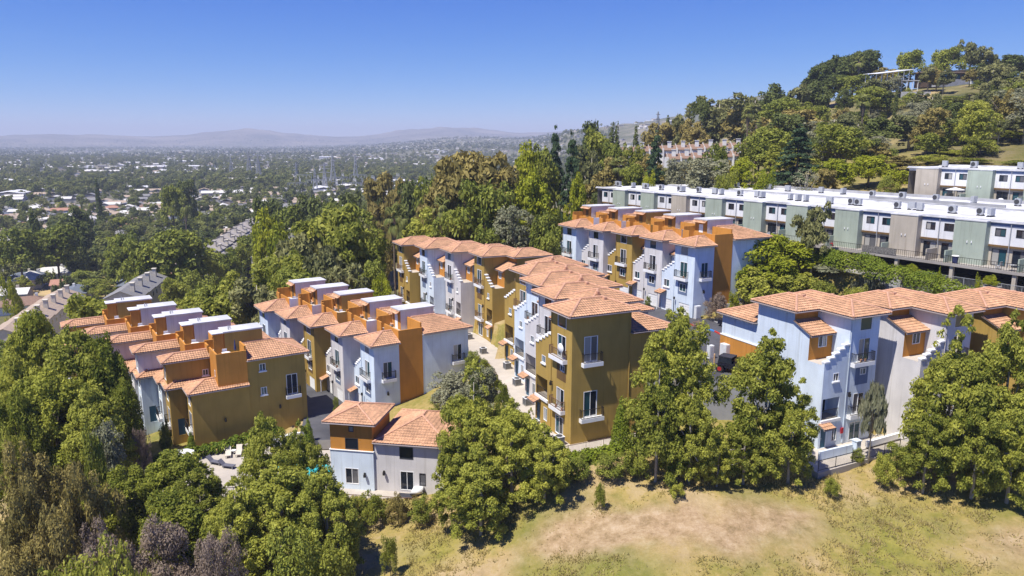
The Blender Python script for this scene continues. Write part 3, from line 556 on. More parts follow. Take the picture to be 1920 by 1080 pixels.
def unit_R(name, O, phi, col, label, group, end=False):
    """the same house type seen from its entrance side: low tiled block in front, deck and stair house above (z from the low eave)"""
    U = Unit(name, O, phi, 'ab', label, 'townhouse', group); zb = -8.5; S = 6.75
    # coordinates here: s = away along the row, t = to the right across the building
    U.face(col, 'S', 0, 0, 6.7, zb, 0); U.face(col, 'F', 0, 0, 3.5, zb, 0, [(0.9, 2.4, -1.9, -0.5, 'win'), (0.8, 2.5, -4.9, -2.7, 'door')]); U.juliet('F', 0, 0.6, 2.7, -4.92, IRON)
    U.face(col, 'S', 3.5, -1.9, 0, zb, 0, [(-1.2, -0.4, -6.1, -4.0, 'entry')]); U.face(col, 'F', -1.9, 3.5, S, zb, 0, [(4.2, 5.7, -1.9, -0.5, 'win'), (4.2, 5.7, -4.9, -2.8, 'door')]); U.juliet('F', -1.9, 4.0, 5.9, -4.92, IRON); U.face(col, 'E', S, -1.9, 3, zb, 3.05)
    U.face(col, 'S', 4.4, -1.9, 3.2, -0.3, 3.05, [(2.2, 2.9, 0.7, 1.5, 'win:sill')]); U.face(col, 'F', -1.88, 4.4, S, -0.3, 3.05, [(4.9, 6.2, 0.6, 2.2, 'win')])
    ops = [(8.1, 8.85, 1.35, 2.3, 'win:sill'), (8.1, 8.85, -1.75, -0.75, 'win:sill'), (11.3, 12.7, -2.3, 0.35, 'door')] if end else []
    U.face(col, 'S', 0.28, 6.6, 13.8, zb, 3.0, ops); U.face(col, 'B', 13.8, 0.28, S, zb, 3.0); U.face(col, 'E', S, 3, 13.8, zb, 3.0)
    if end: U.juliet('S', 0.28, 11.1, 13.0, -2.32, IRON); U.lamp('S', 0, 3.6, -3.9); U.lamp('S', 0.28, 10.3, -3.6)
    # orange deck tower
    U.face('orange', 'S', -0.02, 3.1, 6.6, -0.2, 3.3); U.face('orange', 'F', 3.1, -0.02, S, -0.2, 3.3); U.face('orange', 'B', 6.6, -0.02, 0.5, -0.2, 3.3); U.mb('floor').box(0, S - 0.01, 3.11, 6.6, 3.2, 3.302)
    U.block('orange', -0.022, 0.18, 3.1, 6.6, 3.25, 4.35); U.block('orange', 0.182, 4.0, 3.08, 3.28, 3.25, 4.35); U.block('orange', 0.182, 2.6, 6.42, 6.62, 3.25, 4.9); U.block('orange', 4.9, S - 0.2, 3.08, 3.28, 3.25, 4.35); U.block('orange', S - 0.2, S, 3.1, 5.0, 3.25, 4.6)
    U.face('orange', 'F', 3.09, 0.9, 1.6, 1.2, 2.2, [(1.0, 1.5, 1.3, 2.1, 'fix')])
    sc = 'ochre' if col == 'ochre' else 'lav'
    st = MB().wall((3.4, 4.9, 3.2), (0, 1, 0), (0, 0, 1), (1, 0, 0), 4.6, 2.8); st.wall((6.0, 4.9, 3.2), (0, 1, 0), (0, 0, 1), (-1, 0, 0), 4.6, 2.8); st.wall((3.4, 9.5, 3.2), (1, 0, 0), (0, 0, 1), (0, -1, 0), 2.6, 2.8)
    sh = U.put(st, 'stair_house', COLS[sc]); U.put(MB().box(3.402, 5.998, 4.88, 4.96, 3.2, 6.0), 'front_wall', ORANGE, sh); U.put(MB().box(4.4, 5.2, 4.84, 4.879, 3.31, 5.3), 'door', PANELO, sh)
    U.put(MB().box(3.25, 6.15, 4.75, 9.65, 6.002, 6.18), 'flat_roof', ROOFW, sh); U.put(MB().box(3.3, 5.2, 3.5, 4.749, 5.85, 6.0).box(3.4, 3.6, 3.6, 4.749, 3.3, 5.85), 'entry_canopy', ORANGE, sh); U.put(MB().box(3.2, 5.3, 3.4, 4.74, 6.002, 6.1), 'canopy_top', ROOFW, sh)
    U.put(MB().tube([(4.2, 5.6, 6.1), (4.2, 5.6, 6.7)], 0.07, 6), 'roof_vent', METAL, sh); U.put(MB().tube([(4.7, 5.9, 6.1), (4.7, 5.9, 6.5)], 0.07, 6), 'roof_vent', METAL, sh)
    f, r = hip_faces(-0.45, 4.35, -0.45, 6.65, 0, PIT, 'hip', 'gable', 't'); U.roof(f, r, 0, name='lower_roof')
    f, r = hip_faces(3.05, S, -2.35, 2.0, 0.0, PIT, 'hip', 'gable', 't'); U.roof(f, r, 0, name='entrance_roof')
    f, r = hip_faces(3.9, S + 0.5, -2.4, 3.08, 3.05, PIT, 'hip', 'gable', 't'); U.roof(f, r, 3.05)
    f, r = hip_faces(-0.2, S + 0.3, 6.63, 14.3, 3.0, PIT, 'gable', 'hip', 't'); U.roof(f, r, 3.0, name='wing_roof')
    rg = U.rng
    U.put(MB().tube([(1.6, 4.6, 3.3), (1.6, 4.6, 3.95)], 0.05, 6).tube([(1.6, 4.6, 3.95), (1.6, 4.6, 4.0)], 0.5, 12), 'deck_table', WHITE)
    for dx in (-0.95, 0.95): U.put(MB().box(1.6 + dx - .28, 1.6 + dx + .28, 4.3, 4.85, 3.7, 3.78).box(1.6 + dx - .28, 1.6 + dx - .22, 4.3, 4.85, 3.78, 4.3).box(1.6 + dx - .25, 1.6 + dx - .2, 4.32, 4.37, 3.3, 3.7).box(1.6 + dx + .2, 1.6 + dx + .25, 4.78, 4.83, 3.3, 3.7), 'deck_chair', WHITE)
    if end: U.put(MB().tube([(1.2, 5.6, 3.3), (1.2, 5.6, 5.6)], [0.03, 0.03], 5).tube([(1.2, 5.6, 4.3), (1.2, 5.6, 5.5)], [0.16, 0.05], 8), 'folded_parasol', mat('navy_cloth', (0.03, 0.04, 0.12)))
    U.done(); return U
CN = {'blue': 'pale blue', 'lav': 'lavender grey', 'ochre': 'ochre'}
POS5 = ['near end', 'second from near end', 'middle', 'second from far end', 'far end']
POS4 = ['near end', 'second from near end', 'second from far end', 'far end']
g = 'townhouses of the row by the pool'
for k, c in enumerate(['ochre', 'blue', 'lav', 'blue', 'ochre']):
    b, a = axes(33); o = np.array(O1) + a * 6.75 * k - b * 2.3 * k
    unit_R('townhouse', o, 33, c, f'{CN[c]} deck townhouse, {POS5[k]} of the row beside the pool', g, k == 0)
g = 'townhouses of the garage row behind the clubhouse'
for k, (c, sa, sb) in enumerate([('blue', 0, 0), ('lav', 7.1, -1.5), ('ochre', 14.2, -3.05), ('lav', 20.8, -4.5), ('blue', 27.4, -5.9)]):
    b, a = axes(33); o = np.array(O2) + a * sa + b * sb
    unit_D('townhouse', o, 33, 'ab', c, f'{CN[c]} garage townhouse, {POS5[k]} of the row behind the clubhouse', g, 9.7, k == 0)
g = 'townhouses of the garage row below the grey-green apartments'
for k, (c, sa, sb) in enumerate([('blue', 0, 0), ('lav', 7.45, 0.1), ('ochre', 14.7, -0.2), ('lav', 21.3, -1.2), ('blue', 27.9, -2.4)]):
    b, a = axes(27); o = np.array(O4) + a * sa + b * sb
    unit_D('townhouse', o, 27, 'ab', c, f'{CN[c]} garage townhouse, {POS5[k]} of the row below the apartments', g, 10.3, k == 0)
g = 'townhouses of the walkway row'
for k, (c, sa, sb) in enumerate([('ochre', 0, 0), ('lav', 8.0, 2.6), ('blue', 15.3, 4.6), ('ochre', 22.6, 6.5)]):
    b, a = axes(25); o = np.array(O3) + a * sa + b * sb
    unit_F('townhouse', o, 25, 'ab', c, f'{CN[c]} tower townhouse, {POS4[k]} of the row along the walkway', g, end=(k == 0)).done()
g = 'townhouses of the far walkway row'
for k, (c, sa, sb) in enumerate([('ochre', 45.0, 9.3), ('lav', 53.0, 7.1), ('blue', 60.6, 5.0), ('ochre', 68.7, 3.2)]):
    b, a = axes(25); o = np.array([O3[0], O3[1], -18.0 - 0.25 * k]) + a * (sa + 4.9) + b * (sb + 0.5)
    unit_F('townhouse', o, 25, '-ab', c, f'{CN[c]} townhouse, {POS4[k]} of the far row before the trees', g, sw=3.0).done()
g = 'townhouses on the grassy bank'
for k, (c, sa, sb) in enumerate([('blue', 0, 0), ('lav', -3.2, 9.7), ('ochre', -7.0, 19.2)]):
    b, a = axes(25); o = np.array(O5) + a * (sa + 0.5) + b * (sb + 4.6)
    unit_F('townhouse', o, 25, '-ba', c, f'{CN[c]} townhouse behind the foreground trees, {["nearest the parking court", "in the middle of its row", "at the picture edge"][k]}', g, tw=4.1, sw=3.2, T=9.4, TM=9.4, LT=15.0, h=13.4, court=(k == 0)).done()

# ------------------------------------------------------------------ clubhouse by the pool
CL = (-14.6, 73.7, -36.45)
U = Unit('clubhouse', CL, -10, 'xy', 'clubhouse with an orange and pale blue tower beside a grey hall under tiled roofs', 'clubhouse')
U.face('blue', 'F', 0, -4.8, 0, -2.5, 4.35, [(-3.2, -1.7, 0.6, 2.4, 'win')]); U.face('orange', 'F', 0.06, -4.75, -0.05, 4.35, 7.5, [(-3.1, -1.65, 4.5, 5.75, 'fix:dark'), (-2.65, -2.1, 6.45, 7.1, 'fix:dark')])
U.face('blue', 'S', -4.8, 0, 5.4, -2.5, 4.35); U.face('orange', 'S', -4.75, 0.06, 5.4, 4.35, 7.5); U.face('orange', 'E', -0.05, 0.06, 5.4, 4.35, 7.5); U.face('blue', 'E', 0, 0, 5.4, -2.5, 4.35); U.face('orange', 'B', 5.4, -4.75, 0, 4.35, 7.5); U.face('blue', 'B', 5.4, -4.8, 0, -2.5, 4.35)
U.mb('white').box(-4.88, 0.08, -0.08, 0.4, 4.352, 4.42)
U.face('lav', 'F', 0.25, 0.0, 8.0, -2.5, 5.5, [(2.8, 4.3, 3.75, 5.1, 'fix:dark'), (2.8, 4.3, 0.25, 2.4, 'door'), (4.9, 5.6, 0.9, 2.3, 'fix:dark')]); U.face('lav', 'E', 8.0, 0.25, 9.2, -2.5, 5.5); U.face('lav', 'B', 9.2, 0, 8.0, -2.5, 5.5); U.face('lav', 'S', 0.0, 5.4, 9.2, -2.5, 5.5)
U.lamp('F', 0, -0.95, 1.8); U.lamp('F', 0.25, 1.1, 2.1)
f, r = hip_faces(-5.35, 0.45, -0.5, 5.9, 7.5, 19); U.roof(f, r, 7.5, name='tower_roof')
f, r = hip_faces(0.02, 8.5, -0.2, 9.7, 5.5, 21); U.roof(f, r, 5.5, name='hall_roof')
U.put(MB().box(2.75, 4.35, -1.0, 0.0, 0.01, 0.04), 'doormat', mat('dark_mat', (0.04, 0.04, 0.05))); U.done()

# ------------------------------------------------------------------ grey-green apartment blocks with white flat roofs
SAGE = stucco('sage_stucco', (0.36, 0.41, 0.34)); TAN = stucco('tan_stucco', (0.45, 0.40, 0.33)); PANELW = stucco('white_panel', (0.72, 0.72, 0.74))
CARPORT_SHADE = mat('painted_carport_shade', (0.05, 0.05, 0.055), 0.9)  # near-black wall colour stands in for the shade inside the carport
def apartments(O, phi, a0, a1, pitch, off, label, carport, depth=15.0, first_pil=True):
    """two storeys over a carport; local s = along (away), t = into the block, z from the roof edge"""
    U = Unit('apartment_block', O, phi, 'ab', label, 'apartment block'); P = lambda *q: None
    zf = -5.75
    U.w = {}; roof = MB(); wallt = MB()
    bays = []; s = a0 + off
    while s < a1 - 2: bays.append((s, min(s + pitch, a1))); s += pitch
    for i, (p, q) in enumerate(bays):
        w0 = p + 4.0; 
        if w0 + 2 > q: w0 = q
        pil = MB(); pil.wall((p, -1.3, zf), (1, 0, 0), (0, 0, 1), (0, 1, 0), w0 - p, -zf - 0.15); pil.wall((p, -1.3, zf), (0, 1, 0), (0, 0, 1), (1, 0, 0), 1.8, -zf - 0.15); pil.wall((w0, -1.3, zf), (0, 1, 0), (0, 0, 1), (-1, 0, 0), 1.8, -zf - 0.15)
        pil.face([(p, -1.3, -0.15), (w0, -1.3, -0.15), (w0, 0.5, -0.15), (p, 0.5, -0.15)]); U.put(MB().box(p - 0.05, w0 + 0.05, -1.36, -0.502, -0.148, 0.0), 'pilaster_cap', ROOFW); U.put(pil, 'pilaster', SAGE if i % 5 != 3 else TAN)
        for k in (0.0, 0.55): U.put(MB().tube([(p + 1.6 + k, -1.36, -3.0), (p + 1.6 + k, -1.36, -2.75)], 0.07, 6), 'wall_vent', WHITE)
        if q - w0 < 3: continue
        m = (w0 + q) / 2
        low = MB(); U.w['x'] = low; ops = []
        for c in ((w0 + m) / 2, (m + q) / 2):
            ops += [(c - 0.9, c + 0.9, zf + 0.08, zf + 2.2, 'door:dark')]
        low.wall((w0, 0.0, zf), (1, 0, 0), (0, 0, 1), (0, 1, 0), q - w0, 2.75, [(a - w0, b - w0, c - zf, d - zf) for a, b, c, d, k in ops]); 
        for o_ in ops: U.opening('F', 0.0, *o_)
        U.put(low, 'lower_wall', TAN); U.w.pop('x')
        up = MB(); uo = [((w0 + m) / 2 - 0.65, (w0 + m) / 2 + 0.65, -1.9, -0.85, 'win:dark'), ((m + q) / 2 - 0.65, (m + q) / 2 + 0.65, -1.9, -0.85, 'win:dark')]
        up.wall((w0, -0.25, -2.95), (1, 0, 0), (0, 0, 1), (0, 1, 0), q - w0, 2.35, [(a - w0, b - w0, c + 2.95, d + 2.95) for a, b, c, d, k in uo]); up.box(w0, q, -0.25, 0.0, -3.0, -2.951)
        for o_ in uo: U.opening('F', -0.25, *o_)
        U.put(up, 'upper_panel', PANELW); U.put(MB().box(w0, q, -0.30, 0.0, -0.598, -0.15), 'painted_shade_band', PANELB)  # slate-blue strip: shade under the roof edge put into the colour
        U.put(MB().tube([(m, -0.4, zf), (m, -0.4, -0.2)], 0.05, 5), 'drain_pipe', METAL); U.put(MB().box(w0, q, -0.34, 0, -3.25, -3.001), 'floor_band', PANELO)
        if i % 2 == 0: U.put(MB().box(m - 0.08, m + 0.08, -2.9, -0.42, zf, zf + 1.5), 'terrace_divider', TAN)
        U.put(MB().box(w0 - 0.1, w0 + 0.08, -2.9, -1.35, zf, zf + 1.6), 'terrace_divider', SAGE)
    U.put(MB().box(a0, a1, 0.01, depth, -0.62, -0.152).box(a0 - 0.2, a1 + 0.2, -0.5, depth + 0.2, -0.149, 0.0), 'flat_roof', ROOFW)
    U.put(MB().box(a0, a1, -0.45, -0.2, 0.002, 0.18).box(a0, a1, depth - 0.3, depth, 0.002, 0.25), 'roof_kerb', ROOFW)
    U.put(MB().wall((a0, 0, zf), (0, 1, 0), (0, 0, 1), (1, 0, 0), depth, -zf - 0.15).wall((a1, 0, zf), (0, 1, 0), (0, 0, 1), (-1, 0, 0), depth, -zf - 0.15).wall((a0, depth, zf), (1, 0, 0), (0, 0, 1), (0, -1, 0), a1 - a0, -zf - 0.15), 'side_wall', TAN)
    U.put(MB().box(a0, a1, -3.1, 1.0, zf - 0.35, zf), 'terrace_slab', CONC)
    rl = MB(); rl.box(a0, a1, -3.05, -3.0, zf + 0.95, zf + 1.0).box(a0, a1, -3.05, -3.0, zf + 0.08, zf + 0.12)
    for k in range(int((a1 - a0) / 0.3)): rl.box(a0 + k * 0.3, a0 + k * 0.3 + 0.03, -3.04, -3.01, zf, zf + 0.95)
    U.put(rl, 'terrace_railing', IRON)
    if carport:
        U.put(MB().wall((a0, 8.0, zf - 5), (1, 0, 0), (0, 0, 1), (0, 1, 0), a1 - a0, 4.65).wall((a1, -3, zf - 5), (0, 1, 0), (0, 0, 1), (-1, 0, 0), 11, 4.65), 'carport_wall', CARPORT_SHADE)
        s = a0 + 3
        while s < min(a1, 48): U.put(MB().box(s - 0.22, s + 0.22, -2.9, -2.45, zf - 5, zf - 0.352), 'column', TAN); s += pitch * 0.85
    else: U.put(MB().box(a0, a1, -2.9, depth, zf - 4, zf - 0.352), 'base_wall', GREYW)
    return U
APT = apartments(O6, 31, -22, 84, 9.0, -4.0 + 9.0 * 2 - 0.0 - 9.0 * 1, 'long grey-green apartment block with white flat roof above the carport', True)
APT2 = apartments(O7, 31, -34, 1.5, 9.0, 2.4, 'short upper grey-green apartment block at the foot of the hill', False, 13)
# second roof range behind the long block
b6, a6 = axes(31)
U = Unit('apartment_block', np.array(O6) + b6 * 17.5 + np.array([0, 0, 0.3]), 31, 'ab', 'white flat roof range behind the long grey-green apartment block', 'apartment block')
U.put(MB().box(-16, 80, 0, 10, -8, -0.2), 'wall', GREYW); U.put(MB().box(-16.3, 80.3, -0.3, 10.3, -0.198, 0.0), 'flat_roof', ROOFW); U.put(MB().box(-16.2, 80.2, 10.0, 10.25, 0.002, 0.5).box(8, 30, -0.2, 0.05, 0.002, 0.45), 'roof_parapet', GREYW)
# rooftop air conditioners, each its own thing
def ac_unit(big):
    r_ = empty('rooftop_air_conditioner', (0, 0, 0)); w = 0.55 if big else 0.42
    MB().box(-w, w, -0.25, 0.25, 0.18, 1.15).build('casing', METAL, r_); MB().box(-w, w, -0.3, 0.3, 0.0, 0.1).box(-w + .05, -w + .15, -.25, .25, .1, .18).box(w - .15, w - .05, -.25, .25, .1, .18).build('base_frame', DARKMETAL, r_)
    MB().tube([(-0.1, -0.252, 0.66), (-0.1, -0.30, 0.66)], 0.36, 14).build('fan_grille', DARKMETAL, r_); MB().tube([(w, 0, 0.3), (w + 0.5, 0, 0.25), (w + 0.9, 0, 0.05)], 0.04, 5).build('pipe', WHITE, r_); return r_
acs = [ac_unit(True), ac_unit(False)]; spots = []
rg = random.Random(3)
for k in range(20):
    s = -12 + k * 5.0 + rg.uniform(-1, 1); spots.append((O6, s, 5.2 + rg.uniform(-.8, .8), 0.02)); 
    if k % 2: spots.append((O6, s + 1.6, 5.6 + rg.uniform(-.5, .5), 0.02))
for k in range(15):
    s = -10 + k * 6 + rg.uniform(-1, 1); spots.append((O6, s, 21.5 + rg.uniform(-1, 1), 0.32))
for k in range(5): spots.append((O7, -28 + k * 6.5 + rg.uniform(-1, 1), 4.5, 0.02))
items = []
for i, (o_, s, t, dz) in enumerate(spots):
    x, y = ab(o_, 31, s, t); e = acs[i % 2] if i < 2 else copy_tree(acs[i % 2]); e.location = (x, y, o_[2] + dz); e.rotation_euler = (0, 0, R(31 + 90 + rg.choice((0, 0, 180, 90)))); items.append((proj(x, y, o_[2]), e, o_, t))
def label_lr(items, fmt, cat, group):
    """number look-alikes by their place in the picture, from the left"""
    for i, e in enumerate(sorted(items, key=lambda q: q[0][0])): tag(e[1], fmt.format(ordinal(i)), cat, group)
label_lr([q for q in items if q[2] is O6 and q[3] < 10], 'grey air conditioner on the long white roof, {} from the left', 'air conditioner', 'air conditioners on the long roof')
label_lr([q for q in items if q[2] is O6 and q[3] > 10], 'air conditioner on the rear white roof range, {} from the left', 'air conditioner', 'air conditioners on the rear roof')
label_lr([q for q in items if q[2] is O7], 'air conditioner on the upper block by the hill, {} from the left', 'air conditioner', 'air conditioners on the upper roof')
def dish(loc, rz, label, r=0.45):
    e = empty('satellite_dish', loc, rz); d = MB(); n = 14
    for j in range(3):
        for k in range(n):
            def q(jj, kk): rr_ = r * jj / 3; t = 2 * math.pi * kk / n; return (rr_ * math.cos(t), -0.35 * (1 - (jj / 3) ** 2) * r * 0.8 - 0.0, 0.75 + rr_ * math.sin(t))
            d.face([q(j, k), q(j + 1, k), q(j + 1, k + 1), q(j, k + 1)])
    d.build('reflector', WHITE, e, smooth=True); MB().tube([(0, 0.05, 0), (0, 0.05, 0.6), (0, -0.1, 0.75)], 0.03, 6).build('mast', METAL, e); MB().tube([(0, -0.2, 0.4), (0, -0.65, 0.72)], 0.02, 5).build('feed_arm', METAL, e); tag(e, label, 'satellite dish'); return e
b3, a3 = axes(25); w3 = lambda a, b, z: tuple(np.array([O3[0], O3[1], 0]) + a3 * a + b3 * b + np.array([0, 0, z]))
dish(w3(1.35, -0.55, O3[2] - 4.3), R(-60), 'round white satellite dish on the balcony of the nearest ochre tower', 0.5)
x, y = ab(O4, 27, 33, 5); dish((x, y, O4[2] + 0.8), R(-40), 'white satellite dish on the far roof deck of the garage row', 0.5)
x, y = ab(O7, 31, -16, -2.6); dish((x, y, O7[2] - 5.7), R(-40), 'satellite dish on the upper apartment terrace', 0.5)

# ------------------------------------------------------------------ terrace furniture of the apartments
b6, a6 = axes(31)
def on6(a, b, z=0.0): x, y = ab(O6, 31, a, b); return (x, y, O6[2] - 5.75 + z)
def patio_chair(loc, rz, m, label, group=None):
    e = empty('patio_chair', loc, rz); MB().box(-.27, .27, -.27, .27, .38, .44).build('seat', m, e); MB().box(-.27, .27, .23, .29, .44, .95).build('backrest', m, e)
    for i in (-.23, .23):
        for j in (-.23, .23): MB().box(i - .025, i + .025, j - .025, j + .025, 0, .38).build('leg', m, e)
    tag(e, label, 'chair', group); return e
REDP = mat('red_plastic', (0.45, 0.02, 0.03), 0.4); NAVY = mat('navy_cloth', (0.03, 0.04, 0.12)); 
patio_chair(on6(22.9, -1.8), R(60), REDP, 'bright red chair on the apartment terrace')
for k, (a, b) in enumerate(((34.5, -1.9), (33.4, -2.0))): patio_chair(on6(a, b), R(30), WHITE, f'white plastic chair, {("left", "right")[k]} of the pair on the apartment terrace')
for k, (a, b) in enumerate(((-1.4, -2.1), (-4.6, -2.1))): patio_chair(on6(a, b), R(210), METAL, f'pale metal chair on the terrace, {("left", "right")[k]} of the table near the picture edge')
e = empty('patio_table', on6(-3.0, -2.1)); MB().tube([(0, 0, .7), (0, 0, .74)], .45, 14).build('table_top', METAL, e); MB().tube([(0, 0, 0), (0, 0, .7)], .04, 6).build('leg', METAL, e); tag(e, 'small round metal table between two terrace chairs', 'table')
e = empty('trash_bin', on6(3.9, -2.3)); MB().tube([(0, 0, 0), (0, 0, .95)], [.32, .4], 10).build('bin_body', NAVY, e); MB().tube([(0, 0, .951), (0, 0, 1.03)], [.46, .42], 12).build('lid', WHITE, e); tag(e, 'dark blue round bin with pale lid on the terrace', 'bin')
e = empty('privacy_screen', on6(14.2, -3.12), R(31)); MB().box(-.03, .0, -2.6, 2.6, .1, 1.0).build('screen_cloth', mat('mottled_cloth', (0.16, 0.15, 0.14), 0.9, 0.8, 6), e); tag(e, 'mottled grey privacy screen tied to the terrace railing', 'screen')
x, y = ab(O7, 31, -8.2, -1.9); e = empty('parasol', (x, y, O7[2] - 5.75)); MB().tube([(0, 0, 0), (0, 0, 2.5)], .03, 6).build('pole', METAL, e); MB().tube([(0, 0, 2.2), (0, 0, 2.6)], [1.5, 0.05], 10).build('canopy', WHITE, e); tag(e, 'open white parasol on the upper apartment terrace', 'parasol')

# ------------------------------------------------------------------ railings, air conditioners and lamps along the white walkway
def fence_run(pts, h, label, cat='railing', m=None, name='railing', gap=0.14, closed=False):
    e = empty(name, pts[0]); o0 = np.array(pts[0], float); rails = MB(); pk = MB(); posts = []
    for p, q in zip(pts[:-1], pts[1:]):
        p, q = np.array(p, float) - o0, np.array(q, float) - o0; L = np.linalg.norm(q - p); up = np.array([0, 0, 1.0])
        rails.tube([p + up * h, q + up * h], 0.035, 4).tube([p + up * 0.12, q + up * 0.12], 0.025, 4)
        for k in range(1, int(L / gap)): c = p + (q - p) * k * gap / L; pk.tube([c + up * 0.1, c + up * h], 0.012, 3, False)
        k = max(1, round(L / 2.2))
        for j in range(k + 1):
            c = p + (q - p) * j / k
            if not any(np.linalg.norm(c - d) < 0.05 for d in posts): posts.append(c)
    rails.build('rail', m or BROWNRAIL, e); s_ = pk.build('pickets', m or BROWNRAIL, e); s_['kind'] = 'stuff'
    for c in posts: MB().tube([c, c + np.array([0, 0, h + 0.05])], 0.035, 4).build('post', m or BROWNRAIL, e)
    tag(e, label, cat); return e
W = lambda a, b, z=-30.55: w3(a, b, z)
fence_run([W(-2.3, -3.6), W(-2.3, 2.5), W(-2.3, 6.5), W(-2.3, 11.8)], 1.05, 'brown iron railing round the end of the walkway')
segs = [((-1.9, -3.7), (3, -3.7), (5.0, -3.3)), ((5.6, -2.7), (9.8, -2.0)), ((10.4, -1.5), (15.2, -0.7)), ((15.8, -0.1), (20.6, 0.8)), ((21.2, 1.3), (27, 2.4))]
for k, sg in enumerate(segs): fence_run([W(*q) for q in sg], 1.05, f'brown iron railing on the walkway edge, {ordinal(k)} length from the near end')
fence_run([W(34, 3.0, -31.5), W(38, 3.5, -31.5), W(42, 5.0, -31.5), W(46, 5.2, -31.5)], 1.0, 'iron railing on the curved landing before the far row')
for q in range(5):   # steps between the two walks
    o = MB().box(-1.5, 1.5, -0.18, 0.18, 0, 0.16).build('stair_step', PALECONC); o.location = W(31.0 + q * 0.36, 5.5, -30.7 - q * 0.16); o.rotation_euler = (0, 0, R(25)); o['kind'] = 'structure'
def condenser():
    e = empty('air_conditioner', (0, 0, 0)); MB().box(-.42, .42, -.42, .42, .08, .92).build('casing', METAL, e); MB().box(-.45, .45, -.45, .45, 0, .08).build('pad', CONC, e)
    g_ = MB()
    for k in range(9):
        for sd in (-1, 1): g_.box(-.4, .4, sd * .43 - .008, sd * .43 + .008, .14 + k * .08, .17 + k * .08).box(sd * .43 - .008, sd * .43 + .008, -.4, .4, .14 + k * .08, .17 + k * .08)
    g_.build('louvres', DARKMETAL, e); MB().tube([(0, 0, .921), (0, 0, .96)], .34, 16).build('fan_guard', DARKMETAL, e); MB().box(-.46, .46, -.46, .46, .905, .92).build('top_plate', WHITE, e); return e
c0 = condenser(); cs = [(0.6, -1.0), (5.6, -1.3), (12.5, 1.2), (19.6, 3.2), (26.5, 5.0), (37.8, 6.2), (46.5, 7.4)]
for k, (a, b) in enumerate(cs):
    e = c0 if k == 0 else copy_tree(c0); e.location = W(a, b, -30.55 if a < 32 else -31.5); e.rotation_euler = (0, 0, R(25)); tag(e, f'grey air conditioner on the white walkway, {ordinal(k)} from the near end', 'air conditioner', 'air conditioners along the walkway')
# bank shrubs are placed with the trees; stairs handrail on the ochre end wall
fence_run([W(-0.25, 5.6, -29.9), W(-0.25, 8.6, -28.0)], 0.9, 'dark sloping handrail on the end wall of the ochre tower', 'handrail', IRON, 'handrail')
# footpath fence, pier and low wall of the blue house
b5, a5 = axes(25); v5 = lambda a, b, z=-30.4: tuple(np.array([O5[0], O5[1], 0]) + a5 * a + b5 * b + np.array([0, 0, z]))
fence_run([v5(-3.4, -6.8), v5(-3.3, 0), v5(-3.1, 6.8)], 1.1, 'black iron fence in front of the pale blue house', 'fence', IRON, 'iron_fence')
o = MB().box(-2.2, 2.2, -.12, .12, 0, .95).build('garden_wall', BLUE); o.location = v5(-1.6, -2.6); o.rotation_euler = (0, 0, R(25)); tag(o, 'low curved stucco wall by the footpath of the blue house', 'garden wall')
o = MB().box(-.3, .3, -.3, .3, 0, 1.25).box(-.36, .36, -.36, .36, 1.25, 1.35).build('gate_pier', BLUE); o.location = v5(-1.7, 0.1); o.rotation_euler = (0, 0, R(25)); tag(o, 'square stucco pier with cap beside the footpath', 'pier')
o = MB().box(-2.6, 2.6, -.15, .15, 0, .6).build('planter_wall', WHITE); o.location = v5(-1.4, 4.4, -30.2); o.rotation_euler = (0, 0, R(28)); tag(o, 'pale low planter wall below the glass doors of the blue house', 'planter')
o = MB().box(-.16, .16, -.1, .0, 0, .6).build('extinguisher_cabinet', REDP); o.location = v5(0.44, 0.4, -29.2); o.rotation_euler = (0, 0, R(25)); tag(o, 'red fire extinguisher cabinet on the blue house', 'extinguisher')

# ------------------------------------------------------------------ pool, loungers, parasol, pool fence
WATER = glass('pool_water', (0.05, 0.50, 0.52), 0.08)
pc = (-23.6, 78.0)
e = MB().prism([(pc[0] + 4.2 * math.cos(t) * (1 + .15 * math.cos(3 * t)), pc[1] + 2.9 * math.sin(t)) for t in np.linspace(0, 2 * math.pi, 28, endpoint=False)], -36.6, -36.435).build('pool_water', WATER); e['kind'] = 'structure'
cop = MB()
for k in range(28):
    t0, t1 = 2 * math.pi * k / 28, 2 * math.pi * (k + 1) / 28; f = lambda t, s: (pc[0] + s * 4.2 * math.cos(t) * (1 + .15 * math.cos(3 * t)), pc[1] + s * 2.9 * math.sin(t), -36.40)
    cop.face([f(t0, .99), f(t1, .99), f(t1, 1.09), f(t0, 1.09)])
o = cop.build('pool_coping', PALECONC, e)
def lounger(loc, rz, m):
    e = empty('sun_lounger', loc, rz); MB().box(-.32, .32, -1.0, .35, .3, .38).build('bed', m, e); b_ = MB(); b_.face([(-.32, .35, .3), (.32, .35, .3), (.32, .95, .85), (-.32, .95, .85)]); b_.face([(-.32, .35, .38), (.32, .35, .38), (.32, .9, .91), (-.32, .9, .91)]); b_.build('backrest', m, e)
    for i in (-.27, .27):
        for j in (-.9, .25): MB().box(i - .03, i + .03, j - .03, j + .03, 0, .3).build('leg', METAL, e)
    return e
CREAM = mat('cream_cloth', (0.55, 0.50, 0.42), 0.9); GREYC = mat('grey_cushion', (0.12, 0.12, 0.15), 0.9)
for k, (u, v, m, rz, nm) in enumerate([(428, 850, CREAM, 20, 'cream sun lounger with raised back, left of the small round table'), (448, 848, CREAM, 15, 'cream sun lounger with raised back, right of the small round table'), (402, 866, GREYC, 70, 'dark grey cushioned lounger at the hedge end of the deck'), (425, 873, GREYC, 75, 'dark grey low lounger nearest the pool')]):
    P = at_z(u, v, -36.2); tag(lounger((P[0], P[1], -36.45), R(rz), m), nm, 'sun lounger', 'loungers on the pool deck')
